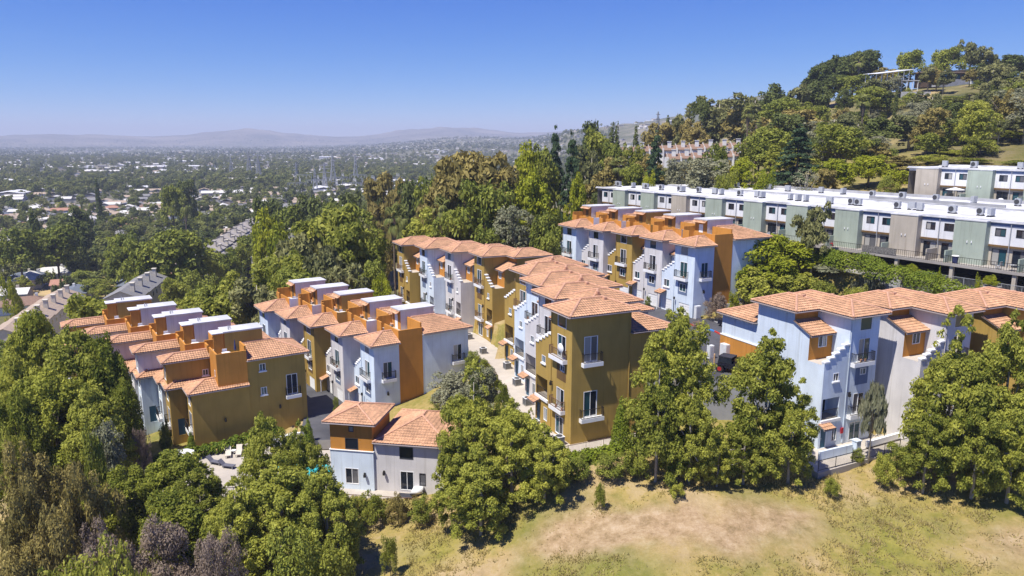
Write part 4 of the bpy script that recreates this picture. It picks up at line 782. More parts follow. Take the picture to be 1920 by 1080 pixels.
P = at_z(438, 847, -36.2); e = empty('side_table', (P[0], P[1], -36.45)); MB().tube([(0, 0, .42), (0, 0, .46)], .3, 12).build('table_top', WHITE, e); MB().tube([(0, 0, 0), (0, 0, .42)], .04, 6).build('leg', WHITE, e); tag(e, 'small round white table between two cream loungers', 'table')
P = at_z(341, 846, -34.3); e = empty('parasol', (P[0], P[1], gz(P[0], P[1]))); zt = -34.1 - e.location.z; MB().tube([(0, 0, 0), (0, 0, zt)], .035, 6).build('pole', METAL, e)
c = MB(); n = 8
for k in range(n):
    t0, t1 = 2 * math.pi * k / n, 2 * math.pi * (k + 1) / n; c.face([(1.35 * math.cos(t0), 1.35 * math.sin(t0), zt - .45), (1.35 * math.cos(t1), 1.35 * math.sin(t1), zt - .45), (0, 0, zt)]); c.face([(1.35 * math.cos(t0), 1.35 * math.sin(t0), zt - .45), (1.35 * math.cos(t1), 1.35 * math.sin(t1), zt - .45), (1.35 * math.cos(t1), 1.35 * math.sin(t1), zt - .6), (1.35 * math.cos(t0), 1.35 * math.sin(t0), zt - .6)])
c.build('canopy', WHITE, e); tag(e, 'open white parasol beside the ochre house at the pool', 'parasol')
fence_run([(-40.5, 75.2, -36.45), (-31, 72, -36.45), (-20.5, 72.2, -36.45)], 1.2, 'dark iron fence between the pool deck and the trees', 'fence', IRON, 'iron_fence')
fence_run([(-20.0, 71.4, -36.7), (-12, 70.6, -36.8), (-7, 69.6, -36.6)], 1.2, 'brown iron fence below the clubhouse hedge', 'fence', BROWNRAIL, 'iron_fence')
o = MB().box(-2.6, 2.6, -.15, .15, 0, 1.0).build('pool_wall', WHITE); P = at_z(545, 822, -36.0); o.location = (P[0], P[1], -36.45); o.rotation_euler = (0, 0, R(33)); tag(o, 'low white wall between the pool and the driveway', 'garden wall')
o = MB().tube([(0, 0, 0), (.5, .2, .5), (1.1, .1, .55), (1.4, 0, .2)], [.3, .5, .45, .2], 8).build('draped_cover', WHITE, smooth=True); P = at_z(780, 922, -36.0); o.location = (P[0] - .5, P[1], -36.4); tag(o, 'crumpled white furniture cover beside the clubhouse door', 'cover')

# ------------------------------------------------------------------ parking court: vehicles, cabinets, kerb marks
TYRE = mat('tyre_rubber', (0.02, 0.02, 0.02), 0.9); CHROME = mat('red_rim', (0.35, 0.03, 0.03), 0.4); STEEL = mat('steel_rim', (0.4, 0.4, 0.42), 0.35, metal=0.6)
def wheel(e, x, y, r, rim):
    w = MB().tube([(x - .12 if x < 0 else x - .02, y, r), (x + .02 if x < 0 else x + .12, y, r)], r, 18).build('wheel', TYRE, e); xs = x - .135 if x < 0 else x + .135
    MB().tube([(xs, y, r), (xs + (.02 if x < 0 else -.02), y, r)], r * .58, 12).build('rim', rim, w)
BLACKP = mat('black_car_paint', (0.012, 0.012, 0.02), 0.18, spec=0.6); SOFT = mat('black_soft_top', (0.03, 0.03, 0.04), 0.8)
e = empty('offroad_vehicle', (23.9, 79.2, -24.95), R(-128))
MB().box(-.78, .78, -.9, 1.0, .55, 1.12).box(-.66, .66, 1.0, 2.0, .6, 1.1).box(-.7, .7, 2.0, 2.08, .55, 1.05).build('body', BLACKP, e)
MB().prism([(-.74, -.92), (.74, -.92), (.74, .62), (-.74, .62)], 1.72, 1.82).build('soft_top', SOFT, e); MB().box(-.72, .72, .86, .92, 1.12, 1.72).build('windscreen', G_DARK, e); MB().box(-.745, -.72, -.85, .6, 1.13, 1.7).box(.72, .745, -.85, .6, 1.13, 1.7).box(-.7, .7, -.9, -.87, 1.13, 1.7).build('side_windows', G_DARK, e)
for x in (-.86, .86):
    for y in (-1.0 + .35, 1.45): MB().box(x - .16, x + .16, y - .52, y + .52, .84, .92).build('fender', BLACKP, e); wheel(e, x, y, .42, CHROME)
w = MB().tube([(0, -1.12, .95), (0, -.92, .95)], .4, 18).build('spare_wheel', TYRE, e); MB().tube([(0, -1.14, .95), (0, -1.12, .95)], .22, 12).build('rim', CHROME, w)
for x in (-.48, .48): MB().tube([(x, 2.08, .85), (x, 2.12, .85)], .13, 12).build('headlight', WHITE, e)
MB().box(-.8, .8, 2.1, 2.28, .5, .66).build('bumper', DARKMETAL, e); tag(e, 'black soft-top off-road vehicle with red wheel rims above the grey wall', 'off-road vehicle')
e = empty('parked_car', (30.5, 99.6, -24.95), R(64))
MB().prism([(-.85, -2.1), (.85, -2.1), (.85, 2.1), (-.85, 2.1)], .35, .9).build('body', BLACKP, e)
cb = MB(); lo = [(-.8, -1.7, .9), (.8, -1.7, .9), (.8, 1.0, .9), (-.8, 1.0, .9)]; hi = [(-.62, -1.2, 1.42), (.62, -1.2, 1.42), (.62, .3, 1.42), (-.62, .3, 1.42)]
for i in range(4): cb.face([lo[i], lo[(i + 1) % 4], hi[(i + 1) % 4], hi[i]])
cb.face(hi); cb.build('cabin', G_DARK, e); MB().box(-.6, .6, -1.15, .25, 1.421, 1.45).build('car_roof', BLACKP, e)
for x in (-.82, .82):
    for y in (-1.35, 1.35): wheel(e, x, y, .32, STEEL)
for x in (-.6, .6): MB().box(x - .15, x + .15, 2.1, 2.13, .6, .75).build('headlight', WHITE, e)
tag(e, 'dark parked car half hidden behind the low tiled roof', 'car')
def cabinet(loc, w, d, h, label, m=METAL):
    e = empty('utility_cabinet', loc, R(27)); MB().box(-w / 2, w / 2, -d / 2, d / 2, 0.1, h).build('cabinet_body', m, e); MB().box(-w / 2 - .05, w / 2 + .05, -d / 2 - .05, d / 2 + .05, 0, .1).build('base', CONC, e); MB().box(-w / 2 + .05, -.02, -d / 2 - .03, -d / 2 - .002, .2, h - .1).box(.02, w / 2 - .05, -d / 2 - .03, -d / 2 - .002, .2, h - .1).build('cabinet_door', m, e); tag(e, label, 'utility cabinet')
PW = mat('pale_cabinet', (0.62, 0.64, 0.66), 0.6)
cabinet((24.9, 83.2, -24.95), 1.5, 1.0, 2.1, 'large pale utility cabinet against the orange wall', PW); cabinet((23.2, 84.2, -24.95), 0.7, 0.5, 1.6, 'smaller pale utility cabinet with meters beside the orange wall', PW)
x, y = ab(O4, 27, -0.6, 0.4); cabinet((x, y, -24.95), 0.9, 0.5, 1.9, 'pale blue meter cabinet at the corner of the garage row', PW)
for k in range(3):
    o = MB().tube([(0, 0, 0), (0, 0, 1.2)], .09, 10).tube([(0, 0, 1.2), (0, 0, 1.26)], [.09, .03], 10).build('bollard', mat('tan_bollard', (0.5, 0.33, 0.18))); o.location = (22.3 + k * 0.75, 82.6 - k * 0.7, -24.95); tag(o, f'tan bollard before the utility cabinets, {ordinal(k)} from the left', 'bollard', 'bollards by the cabinets')
KB = mat('blue_kerb_paint', (0.05, 0.22, 0.55), 0.8); KR = mat('red_kerb_paint', (0.5, 0.04, 0.03), 0.8)
def kerb(p, q, m, h=0.14):
    o = MB().tube([p, q], .12, 4).build('kerb', m); o['kind'] = 'structure'
pts = [at_z(u, v, -24.85) for u, v in ((1287, 606), (1310, 612), (1340, 621), (1352, 627))]
kerb(pts[0], pts[1], KR); kerb(pts[1], pts[2], KB); kerb(pts[2], pts[3], KR)
P = at_z(1318, 621, -24.946); t = MB(); bb, aa_ = axes(27)
for i in range(4): t.face([tuple(np.array(P) + bb * (i * .5) + aa_ * q_ + np.array([0, 0, 0])) for q_ in (0, 1.2)] + [tuple(np.array(P) + bb * (i * .5 + .3) + aa_ * q_) for q_ in (1.2, 0)])
o = t.build('blue_parking_marking', KB); o['kind'] = 'structure'
t = MB()
for (u0, v0), (u1, v1) in (((1338, 602), (1368, 612)), ((1350, 599), (1372, 606))):
    p, q = np.array(at_z(u0, v0, -24.944)), np.array(at_z(u1, v1, -24.944)); d = (q - p) / np.linalg.norm(q - p); nn = np.array([-d[1], d[0], 0]) * .06; t.face([p - nn, q - nn, q + nn, p + nn])
o = t.build('white_parking_marking', WHITE); o['kind'] = 'structure'
def wall_run(name, pts, h, th, m, label, cat='retaining wall', low=-3):
    e = empty(name, pts[0]); o0 = np.array(pts[0], float); b_ = MB()
    for p, q in zip(pts[:-1], pts[1:]):
        p, q = np.array(p, float) - o0, np.array(q, float) - o0; d = (q - p) / np.linalg.norm(q - p); nn = np.array([-d[1], d[0], 0]) * th / 2; b_.prism([tuple((p - nn)[:2]), tuple((q - nn)[:2]), tuple((q + nn)[:2]), tuple((p + nn)[:2])], low, h)
    b_.build('wall_body', m, e); tag(e, label, cat); return e
wall_run('retaining_wall', [(31.5, 107.3, -24.95), (37, 108.6, -24.95), (44, 105.2, -24.5), (52, 103.0, -24.3)], 1.5, .3, GREYW, 'grey retaining wall at the back of the parking court')
cw = [at_y(1560, 512, 103), at_y(1620, 520, 100), at_y(1665, 533, 96), at_y(1690, 546, 93)]; wall_run('curved_wall', [(q[0], q[1], gz(q[0], q[1])) for q in cw], 0.9, .25, mat('offwhite_wall', (0.62, 0.62, 0.64)), 'pale curved wall winding through the shrubs below the hedge', 'garden wall')
fence_run([on6(28, -3.8, -2.9), on6(16, -3.8, -2.9), on6(4, -3.8, -2.9), on6(-12, -3.8, -2.9)], 1.4, 'grey iron fence along the carport under the apartments', 'fence', METAL, 'iron_fence', .16)

# ------------------------------------------------------------------ trees
def leaf_cloud(name, C, Rr, n, size, m, seed, up=0.35, flat=1.0, shell=0.55, aspect=1.0, hang=0.0):
    """many small leaf faces spread through clumps: C centres, Rr radii"""
    r = np.random.default_rng(seed); C = np.asarray(C, float); Rr = np.asarray(Rr, float)
    w = Rr ** 2; k = r.choice(len(C), n, p=w / w.sum())
    d = r.normal(size=(n, 3)); d /= np.linalg.norm(d, axis=1)[:, None]
    d[:, 2] = np.where(d[:, 2] < -0.45, -d[:, 2], d[:, 2])
    rad = Rr[k] * (shell + (1 - shell) * r.random(n) ** 0.6) * (1 + 0.25 * (r.random(n) - 0.5))
    pos = C[k] + d * rad[:, None] * np.array([1, 1, flat])
    nrm = d * 0.7 + np.array([0, 0, up]) + r.normal(size=(n, 3)) * 0.45; nrm /= np.linalg.norm(nrm, axis=1)[:, None]
    t = np.cross(nrm, r.normal(size=(n, 3))); 
    if hang: t = t * (1 - hang) + np.array([0, 0, -1.0]) * hang
    t /= np.linalg.norm(t, axis=1)[:, None]; b = np.cross(nrm, t); b /= np.linalg.norm(b, axis=1)[:, None]
    s = (size * (0.6 + 0.8 * r.random(n)))[:, None]
    V = np.stack([pos - t * s * aspect, pos + b * s * 0.55, pos + t * s * aspect, pos - b * s * 0.55], 1).reshape(-1, 3)
    F = np.arange(n * 4).reshape(n, 4)
    me = bpy.data.meshes.new(name); me.vertices.add(n * 4); me.vertices.foreach_set('co', V.ravel()); me.loops.add(n * 4); me.loops.foreach_set('vertex_index', F.ravel()); me.polygons.add(n); me.polygons.foreach_set('loop_start', np.arange(n) * 4)
    me.update(calc_edges=True)
    ct = r.random(len(C)); tint = np.clip(ct[k] * 0.45 + r.random(n) ** 1.3 * 0.65, 0, 1); at = me.attributes.new('tint', 'FLOAT', 'POINT'); at.data.foreach_set('value', np.repeat(tint, 4))
    me.materials.append(m); return me
def branch_mesh(name, pts_list, m):
    b = MB()
    for pts, r0, r1 in pts_list: b.tube(pts, list(np.linspace(r0, r1, len(pts))), 6)
    o = b.build(name, m, smooth=True); me = o.data; bpy.data.objects.remove(o); return me
def ell_clumps(r, n, cz, rx, rz, cr, lump=0.35, inner=0.25):
    """clump centres through an uneven ellipsoidal crown"""
    C, Q = [], []
    lob = [(r.normal(size=3), r.random()) for _ in range(9)]
    for i in range(n):
        d = r.normal(size=3); d /= np.linalg.norm(d)
        if d[2] < -0.6: d[2] *= -1
        g_ = 1 - lump + lump * 1.6 * max(max(0, d @ (v / np.linalg.norm(v))) ** 3 * (0.5 + w) for v, w in lob)
        f = g_ * (inner + (1 - inner) * r.random() ** 0.45); C.append((d[0] * rx * f, d[1] * rx * f, cz + d[2] * rz * f)); Q.append(cr * (0.6 + 0.8 * r.random()))
    return C, Q
def cone_clumps(r, n, z0, z1, rx, cr, p=0.8):
    C, Q = [], []
    for i in range(n):
        f = r.random() ** 1.2; z = z0 + (z1 - z0) * f; w = rx * (1 - f) ** p * (0.45 + 0.6 * r.random()); t = r.random() * 6.283; C.append((w * math.cos(t), w * math.sin(t), z)); Q.append(cr * (0.55 + 0.7 * r.random()) * (1.05 - 0.55 * f))
    return C, Q
def limbs(r, h, C, k=7, r0=0.22, zs=0.28):
    L = [([(0, 0, -0.6), (0.05, 0.02, h * 0.3), (-0.08, 0.05, h * 0.6), (0, 0, h * 0.88)], r0, 0.04)]
    for i in r.choice(len(C), min(k, len(C)), replace=False):
        c = np.array(C[i]); z = h * (zs + 0.25 * r.random()); L.append(([(0, 0, z), tuple(c * 0.5 + np.array([0, 0, z * 0.4])), tuple(c * 0.95)], r0 * 0.45, 0.03))
    return L
L_SYC = leafmat('sycamore_leaves', (0.10, 0.135, 0.016), (0.58, 0.57, 0.10), 0.45); L_NEA = leafmat('near_leaves', (0.08, 0.12, 0.015), (0.48, 0.48, 0.07), 0.42); L_GRN = leafmat('broad_leaves', (0.08, 0.115, 0.018), (0.36, 0.375, 0.06)); L_BRI = leafmat('bright_leaves', (0.14, 0.19, 0.014), (0.44, 0.44, 0.03), 0.35)
L_EUC = leafmat('eucalyptus_leaves', (0.085, 0.105, 0.04), (0.34, 0.325, 0.12)); L_DRK = leafmat('dark_leaves', (0.05, 0.075, 0.02), (0.19, 0.215, 0.055)); L_CON = leafmat('conifer_needles', (0.034, 0.070, 0.031), (0.116, 0.163, 0.070)); L_BRN = leafmat('rusty_leaves', (0.16, 0.14, 0.038), (0.42, 0.335, 0.105)); L_PAL = leafmat('palm_fronds', (0.093, 0.124, 0.031), (0.341, 0.341, 0.093)); L_GRY = leafmat('grey_green_leaves', (0.155, 0.171, 0.093), (0.372, 0.357, 0.217)); L_RED = leafmat('reddish_leaves', (0.20, 0.15, 0.11), (0.42, 0.33, 0.25)); L_DRY = leafmat('dry_grass_blades', (0.24, 0.23, 0.05), (0.66, 0.53, 0.25), 0.5); L_HED = leafmat('hedge_leaves', (0.08, 0.135, 0.012), (0.27, 0.31, 0.03))
KIND = {}   # kind -> list of (trunk mesh, crown mesh); every mesh is 10 m tall and about 7 m wide
def reg(kind, name, leaf, w, seeds, n, size, fn, bark=BARK, **kw):
    KIND[kind] = dict(name=name, w=w, v=[])
    for sd in seeds:
        r = np.random.default_rng(sd); C, Q = fn(r); tr = branch_mesh('trunk', limbs(r, 10, C) if kw.get('limb', True) else [([(0, 0, -0.6), (0, 0, 9)], 0.2, 0.03)], bark)
        cr = leaf_cloud('crown', C, Q, n, size, leaf, sd + 50, kw.get('up', 0.35), kw.get('flat', 1.0), kw.get('shell', 0.55), kw.get('aspect', 1.0), kw.get('hang', 0.0)); 
        co = np.empty(len(cr.vertices) * 3); cr.vertices.foreach_get('co', co); co = co.reshape(-1, 3); rxy = np.hypot(co[:, 0], co[:, 1]); kx = (w / 2) / np.percentile(rxy, 97); z1 = np.percentile(co[:, 2], 99.6); z0 = min(np.percentile(co[:, 2], 0.5), 2.0)
        co[:, :2] *= kx; co[:, 2] = np.where(co[:, 2] > z0, z0 + (co[:, 2] - z0) * (10 - z0) / (z1 - z0), co[:, 2]); cr.vertices.foreach_set('co', co.ravel()); cr.update(); KIND[kind]['v'].append((tr, cr))
def syc(r):
    C0, Q0 = ell_clumps(r, 130, 4.3, 3.9, 4.0, 0.62, 0.3, 0.55); C3, Q3 = cone_clumps(r, 110, 0.9, 9.9, 3.6, 0.62, 0.55); return C0 + C3, Q0 + Q3
def syc_old(r):
    C1, Q1 = cone_clumps(r, 110, 1.2, 9.8, 3.7, 0.78, 0.5); C2, Q2 = ell_clumps(r, 60, 4.6, 3.7, 3.4, 0.8, 0.5, 0.4); return C1 + C2, Q1 + Q2
reg('syc', 'sycamore_tree', L_SYC, 7.4, (1, 2, 3, 4, 5), 32000, 0.125, syc, PALEBARK, flat=0.8, shell=0.3)
reg('near', 'broadleaf_tree', L_NEA, 7.6, (6, 7, 8), 24000, 0.14, lambda r: ell_clumps(r, 190, 5.0, 3.8, 4.7, 0.66, 0.35, 0.5), BARK, shell=0.3)
reg('broad', 'broadleaf_tree', L_GRN, 7.6, (11, 12, 13), 5200, 0.27, lambda r: ell_clumps(r, 75, 5.8, 3.7, 4.0, 1.0))
reg('light', 'pale_green_tree', L_SYC, 7.6, (14, 15, 16), 5200, 0.27, lambda r: ell_clumps(r, 75, 5.6, 3.7, 4.2, 0.95, 0.5))
reg('bright', 'bright_green_tree', L_BRI, 7.8, (17, 18), 5000, 0.27, lambda r: ell_clumps(r, 70, 5.3, 3.8, 4.3, 1.0, 0.45))
reg('euc', 'eucalyptus_tree', L_EUC, 6.0, (21, 22, 23), 4600, 0.28, lambda r: ell_clumps(r, 48, 6.0, 2.9, 3.9, 0.85, 0.65, 0.35), PALEBARK, hang=0.5, aspect=1.4)
reg('brown', 'rust_brown_tree', L_BRN, 6.6, (24, 25), 4600, 0.27, lambda r: ell_clumps(r, 55, 5.8, 3.2, 4.0, 0.9, 0.6, 0.35), BARK, hang=0.4, aspect=1.3)
reg('dark', 'dark_green_tree', L_DRK, 6.6, (26, 27, 28), 5000, 0.27, lambda r: ell_clumps(r, 60, 5.8, 3.2, 4.1, 0.95, 0.5))
def cedar(r):
    C, Q = [], []
    for i in range(13):
        z = 1.2 + i * 0.66; w = 3.9 * (1 - i / 13.5) ** 0.85
        for j in range(max(3, int(9 - i * 0.5))):
            t = r.random() * 6.283
            for f in (0.35, 0.62, 0.88): C.append((w * f * math.cos(t), w * f * math.sin(t), z - 0.5 * f + r.normal() * 0.08)); Q.append(0.62 * (1.1 - 0.4 * f) * (0.7 + 0.5 * r.random()))
    C.append((0, 0, 9.7)); Q.append(0.35); return C, Q
reg('conifer', 'cedar_tree', L_CON, 7.6, (31, 32), 6500, 0.22, cedar, BARK, flat=0.38, limb=False)
reg('cypress', 'italian_cypress', L_DRK, 1.7, (33, 34), 2200, 0.20, lambda r: ([((r.random() - .5) * .35, (r.random() - .5) * .35, 0.5 + 9.2 * i / 25) for i in range(26)], [0.82 * (1 - abs(i / 25 - 0.35) ** 1.7 * 1.5) * (0.85 + .3 * r.random()) + 0.08 for i in range(26)]), BARK, limb=False)
reg('cone', 'clipped_conifer', L_HED, 4.2, (35,), 6000, 0.16, lambda r: ([(0.2 * math.cos(i), 0.2 * math.sin(i), 0.6 + 9.0 * i / 29) for i in range(30)], [2.0 * (1 - (i / 29) ** 1.6) + 0.15 for i in range(30)]), BARK, limb=False, shell=0.85)
def umb(r):
    C, Q = ell_clumps(r, 44, 7.9, 3.7, 1.7, 0.95, 0.5, 0.3); return C, Q
reg('pine', 'umbrella_pine', L_DRK, 7.4, (36, 37), 4800, 0.24, umb, BARK)
reg('bush', 'shrub', L_GRN, 11.0, (41, 42), 6000, 0.26, lambda r: ell_clumps(r, 60, 4.0, 5.0, 4.6, 1.4, 0.4, 0.4), limb=False); reg('lbush', 'pale_shrub', L_SYC, 11.0, (43, 44), 6000, 0.26, lambda r: ell_clumps(r, 60, 4.0, 5.0, 4.6, 1.4, 0.5, 0.4), limb=False)
reg('bbush', 'brown_shrub', L_BRN, 11.0, (45, 46), 17000, 0.14, lambda r: ell_clumps(r, 120, 4.0, 5.0, 4.8, 0.9, 0.5, 0.5), limb=False, aspect=1.4); reg('rbush', 'reddish_shrub', L_RED, 11.0, (47, 48), 14000, 0.12, lambda r: ell_clumps(r, 110, 4.0, 5.0, 4.8, 0.9, 0.5, 0.5), limb=True, aspect=1.5); reg('gbush', 'bright_shrub', L_BRI, 11.0, (49,), 6000, 0.26, lambda r: ell_clumps(r, 60, 4.0, 5.0, 4.6, 1.4, 0.4, 0.4), limb=False)
reg('airy', 'wispy_tree', L_GRY, 6.0, (51, 52), 2600, 0.26, lambda r: ell_clumps(r, 50, 6.2, 2.9, 3.6, 0.8, 0.6, 0.3), PALEBARK, hang=0.7, aspect=2.0); reg('olive', 'olive_tree', L_GRY, 7.4, (53, 54), 6000, 0.22, lambda r: ell_clumps(r, 70, 5.6, 3.6, 4.2, 0.9, 0.4))
reg('bare', 'bare_pale_tree', L_GRY, 7.6, (55,), 700, 0.2, lambda r: ell_clumps(r, 60, 6.0, 3.6, 3.6, 0.8, 0.3, 0.5), PALEBARK)
def palm_mesh(sd):
    r = np.random.default_rng(sd); V, F, T = [], [], []
    for i in range(34):
        az = r.random() * 6.283; el = r.uniform(-0.9, 1.1); L = r.uniform(1.5, 2.1); x, y = math.cos(az), math.sin(az)
        for j in range(14):   # fan of leaflets
            sp = (j - 6.5) / 6.5 * 1.2; dl = 0.95 * L * (1 - 0.25 * abs(sp)); base = np.array([x * math.cos(el), y * math.cos(el), math.sin(el)]) * L * 0.45
            sd_ = np.array([-y, x, 0]); fw = np.array([x * math.cos(el), y * math.cos(el), math.sin(el)]); d = fw * math.cos(sp) + sd_ * math.sin(sp); tip = base + d * dl * 0.75 + np.array([0, 0, -0.28 * dl]); o_ = np.cross(d, [0, 0, 1]); o_ = o_ / (np.linalg.norm(o_) + 1e-6) * 0.07; mid = base + d * dl * 0.42
            k = len(V); V += [base, mid + o_, tip, mid - o_]; F.append((k, k + 1, k + 2, k + 3)); T += [r.random()] * 4
    me = bpy.data.meshes.new('crown'); me.from_pydata([tuple(q + np.array([0, 0, 9.0])) for q in V], [], F); at = me.attributes.new('tint', 'FLOAT', 'POINT'); at.data.foreach_set('value', T); me.materials.append(L_PAL)
    sk = MB().tube([(0, 0, -0.6), (0.1, 0, 4), (0, 0.05, 8.9)], [0.26, 0.2, 0.18], 8).tube([(0, 0, 6.6), (0, 0, 8.0), (0, 0, 8.9)], [0.3, 0.62, 0.35], 9); o = sk.build('trunk', mat('palm_trunk', (0.17, 0.13, 0.09), 0.95, 0.4, 5)); t_ = o.data; bpy.data.objects.remove(o); return (t_, me)
KIND['palm'] = dict(name='fan_palm', w=4.2, v=[palm_mesh(61), palm_mesh(62)])
for kd, lf, w_, sd in (('vb', leafmat('valley_leaves', (0.07, 0.095, 0.025), (0.27, 0.28, 0.065)), 8.5, 71), ('vd', L_DRK, 7.5, 73), ('vl', leafmat('valley_pale_leaves', (0.09, 0.11, 0.03), (0.30, 0.29, 0.09)), 8.5, 75)): reg(kd, 'valley_tree', lf, w_, (sd, sd + 1), 750, 0.62, lambda r: ell_clumps(r, 26, 5.2, 3.8, 4.3, 1.5, 0.45, 0.4), BARK)
reg('vc', 'valley_cypress', L_DRK, 2.0, (77,), 320, 0.42, lambda r: ([(0, 0, 0.6 + 9.0 * i / 13) for i in range(14)], [0.95 * (1 - abs(i / 13 - 0.35) ** 1.7 * 1.4) + 0.1 for i in range(14)]), BARK, limb=False)
TREES = []; trng = random.Random(5)
def put_tree(kind, x, y, z, h, w, zone):
    K = KIND[kind]; e = empty(K['name'], (x, y, z), trng.uniform(0, 6.28)); sw = w / K['w']; e.scale = (sw, sw, h / 10.0)
    t_, c_ = trng.choice(K['v'])
    for nm, me in (('trunk', t_), ('crown', c_)): o = bpy.data.objects.new(nm, me); COL.objects.link(o); o.parent = e
    TREES.append((e, kind, zone, proj(x, y, z + h * 0.7), h)); return e
def T(kind, u, v, Y, wpx, zone, sink=0.0):
    if kind == 'syc': wpx *= 1.12
    if kind == 'brown': wpx *= 1.75; v += 8
    elif kind in ('broad', 'light', 'bright', 'euc', 'dark') and Y > 100: wpx *= 1.22
    P = at_y(u, v, Y); z = gz(P[0], P[1]) - sink; h = P[2] - z
    if h < 1.0: return
    put_tree(kind, P[0], Y, z, h * 1.02, max(wpx * Y / 1400.0, 0.12 * h), zone)
Zb, Zp, Zl, Zs, Zc, Zg, Zh, Zt = 'bank', 'pool', 'left', 'slope', 'centre', 'court', 'hill', 'hilltop'
for q in [('syc', 1270, 593, 68, 142), ('syc', 1238, 668, 65, 112), ('syc', 1300, 715, 64.5, 108), ('syc', 1445, 632, 66, 148), ('syc', 1490, 735, 64.5, 102), ('syc', 1402, 768, 64.5, 98), ('syc', 1350, 800, 64, 70), ('syc', 1800, 590, 65, 150), ('syc', 1905, 600, 64, 150), ('syc', 1748, 765, 63, 100), ('syc', 1850, 705, 62, 130), ('syc', 1915, 740, 61, 120)]: T(*q, Zb)
for q in [('syc', 888, 690, 68, 115), ('syc', 960, 756, 66, 125), ('syc', 858, 810, 65, 100), ('syc', 1022, 800, 64.5, 95), ('syc', 900, 842, 63, 130), ('syc', 490, 788, 67, 110), ('syc', 562, 800, 65, 100), ('syc', 520, 862, 61, 190), ('syc', 610, 890, 60, 130), ('syc', 438, 905, 60, 150), ('near', 310, 850, 68, 160), ('near', 235, 880, 66, 130), ('syc', 372, 885, 65, 110), ('near', 330, 930, 60, 170), ('near', 180, 915, 63, 130)]: T(*q, Zp)
for q in [('near', 58, 600, 84, 150), ('syc', 138, 628, 80, 160), ('near', 200, 640, 80, 120), ('near', 90, 700, 76, 170), ('syc', 22, 650, 80, 130), ('near', 225, 720, 78, 80), ('syc', 165, 735, 74, 130), ('near', 20, 740, 72, 120), ('light', 175, 552, 120, 110), ('bbush', 60, 830, 62, 170), ('bbush', 150, 870, 59, 130), ('bbush', 20, 900, 56, 160), ('rbush', 300, 985, 55, 200), ('rbush', 180, 1010, 53, 170), ('rbush', 410, 1000, 54, 130), ('bbush', 60, 975, 53, 190), ('lbush', 120, 1040, 50, 170), ('lbush', 235, 1045, 50, 130), ('bush', 175, 815, 66, 70), ('lbush', 25, 800, 70, 70), ('rbush', 265, 805, 76, 36), ('olive', 195, 800, 70, 70), ('lbush', 620, 1010, 56, 110), ('bush', 540, 1000, 55, 120), ('lbush', 730, 1000, 60, 40), ('lbush', 700, 925, 68, 60), ('bbush', 745, 930, 68, 50), ('lbush', 660, 930, 68, 50), ('bush', 790, 932, 67, 50)]: T(*q, Zl)
for q in [('olive', 845, 705, 84, 80), ('olive', 880, 722, 79, 60), ('lbush', 815, 765, 84, 50), ('bush', 795, 778, 82, 40), ('bush', 850, 770, 80, 46), ('bush', 905, 748, 76, 46), ('bush', 830, 740, 88, 50), ('olive', 862, 700, 80, 80), ('olive', 905, 690, 80, 60), ('cone', 1167, 750, 71, 42), ('airy', 1642, 720, 68, 60), ('syc', 995, 770, 70, 34), ('bush', 1150, 852, 66, 70), ('bush', 1085, 856, 66, 60), ('bush', 1190, 848, 66, 50), ('bush', 1040, 872, 65, 60), ('lbush', 925, 695, 86, 40), ('lbush', 905, 670, 92, 40), ('bush', 945, 720, 79, 40), ('bush', 960, 760, 74, 40), ('bush', 885, 660, 98, 36), ('bush', 310, 792, 84, 24), ('cone', 357, 812, 82, 22), ('bush', 308, 800, 83, 26), ('cone', 577, 788, 84, 24), ('bush', 1700, 835, 66, 60), ('lbush', 1660, 850, 64, 50), ('bush', 1610, 842, 68, 30), ('rbush', 1345, 550, 103, 48), ('gbush', 1380, 548, 104, 30), ('bush', 1254, 579, 103, 14), ('bush', 1215, 556, 112, 14), ('rbush', 1310, 602, 99, 30), ('rbush', 1345, 612, 97, 24), ('bush', 630, 745, 91, 14), ('lbush', 1270, 905, 62, 40), ('lbush', 1560, 895, 62, 36), ('lbush', 1125, 905, 62, 24)]: T(*q, Zg)
for q in [('bright', 1440, 440, 112, 105), ('bright', 1500, 455, 110, 90), ('bright', 1405, 500, 108, 70), ('light', 1425, 505, 106, 70), ('airy', 1560, 495, 108, 90), ('light', 1490, 515, 106, 80), ('airy', 1640, 520, 104, 80), ('bush', 1540, 530, 104, 60), ('euc', 1530, 386, 109, 58), ('bright', 1465, 480, 108, 70), ('lbush', 1600, 535, 102, 50), ('gbush', 1840, 522, 88, 26), ('gbush', 1760, 508, 95, 20)]: T(*q, Zg)
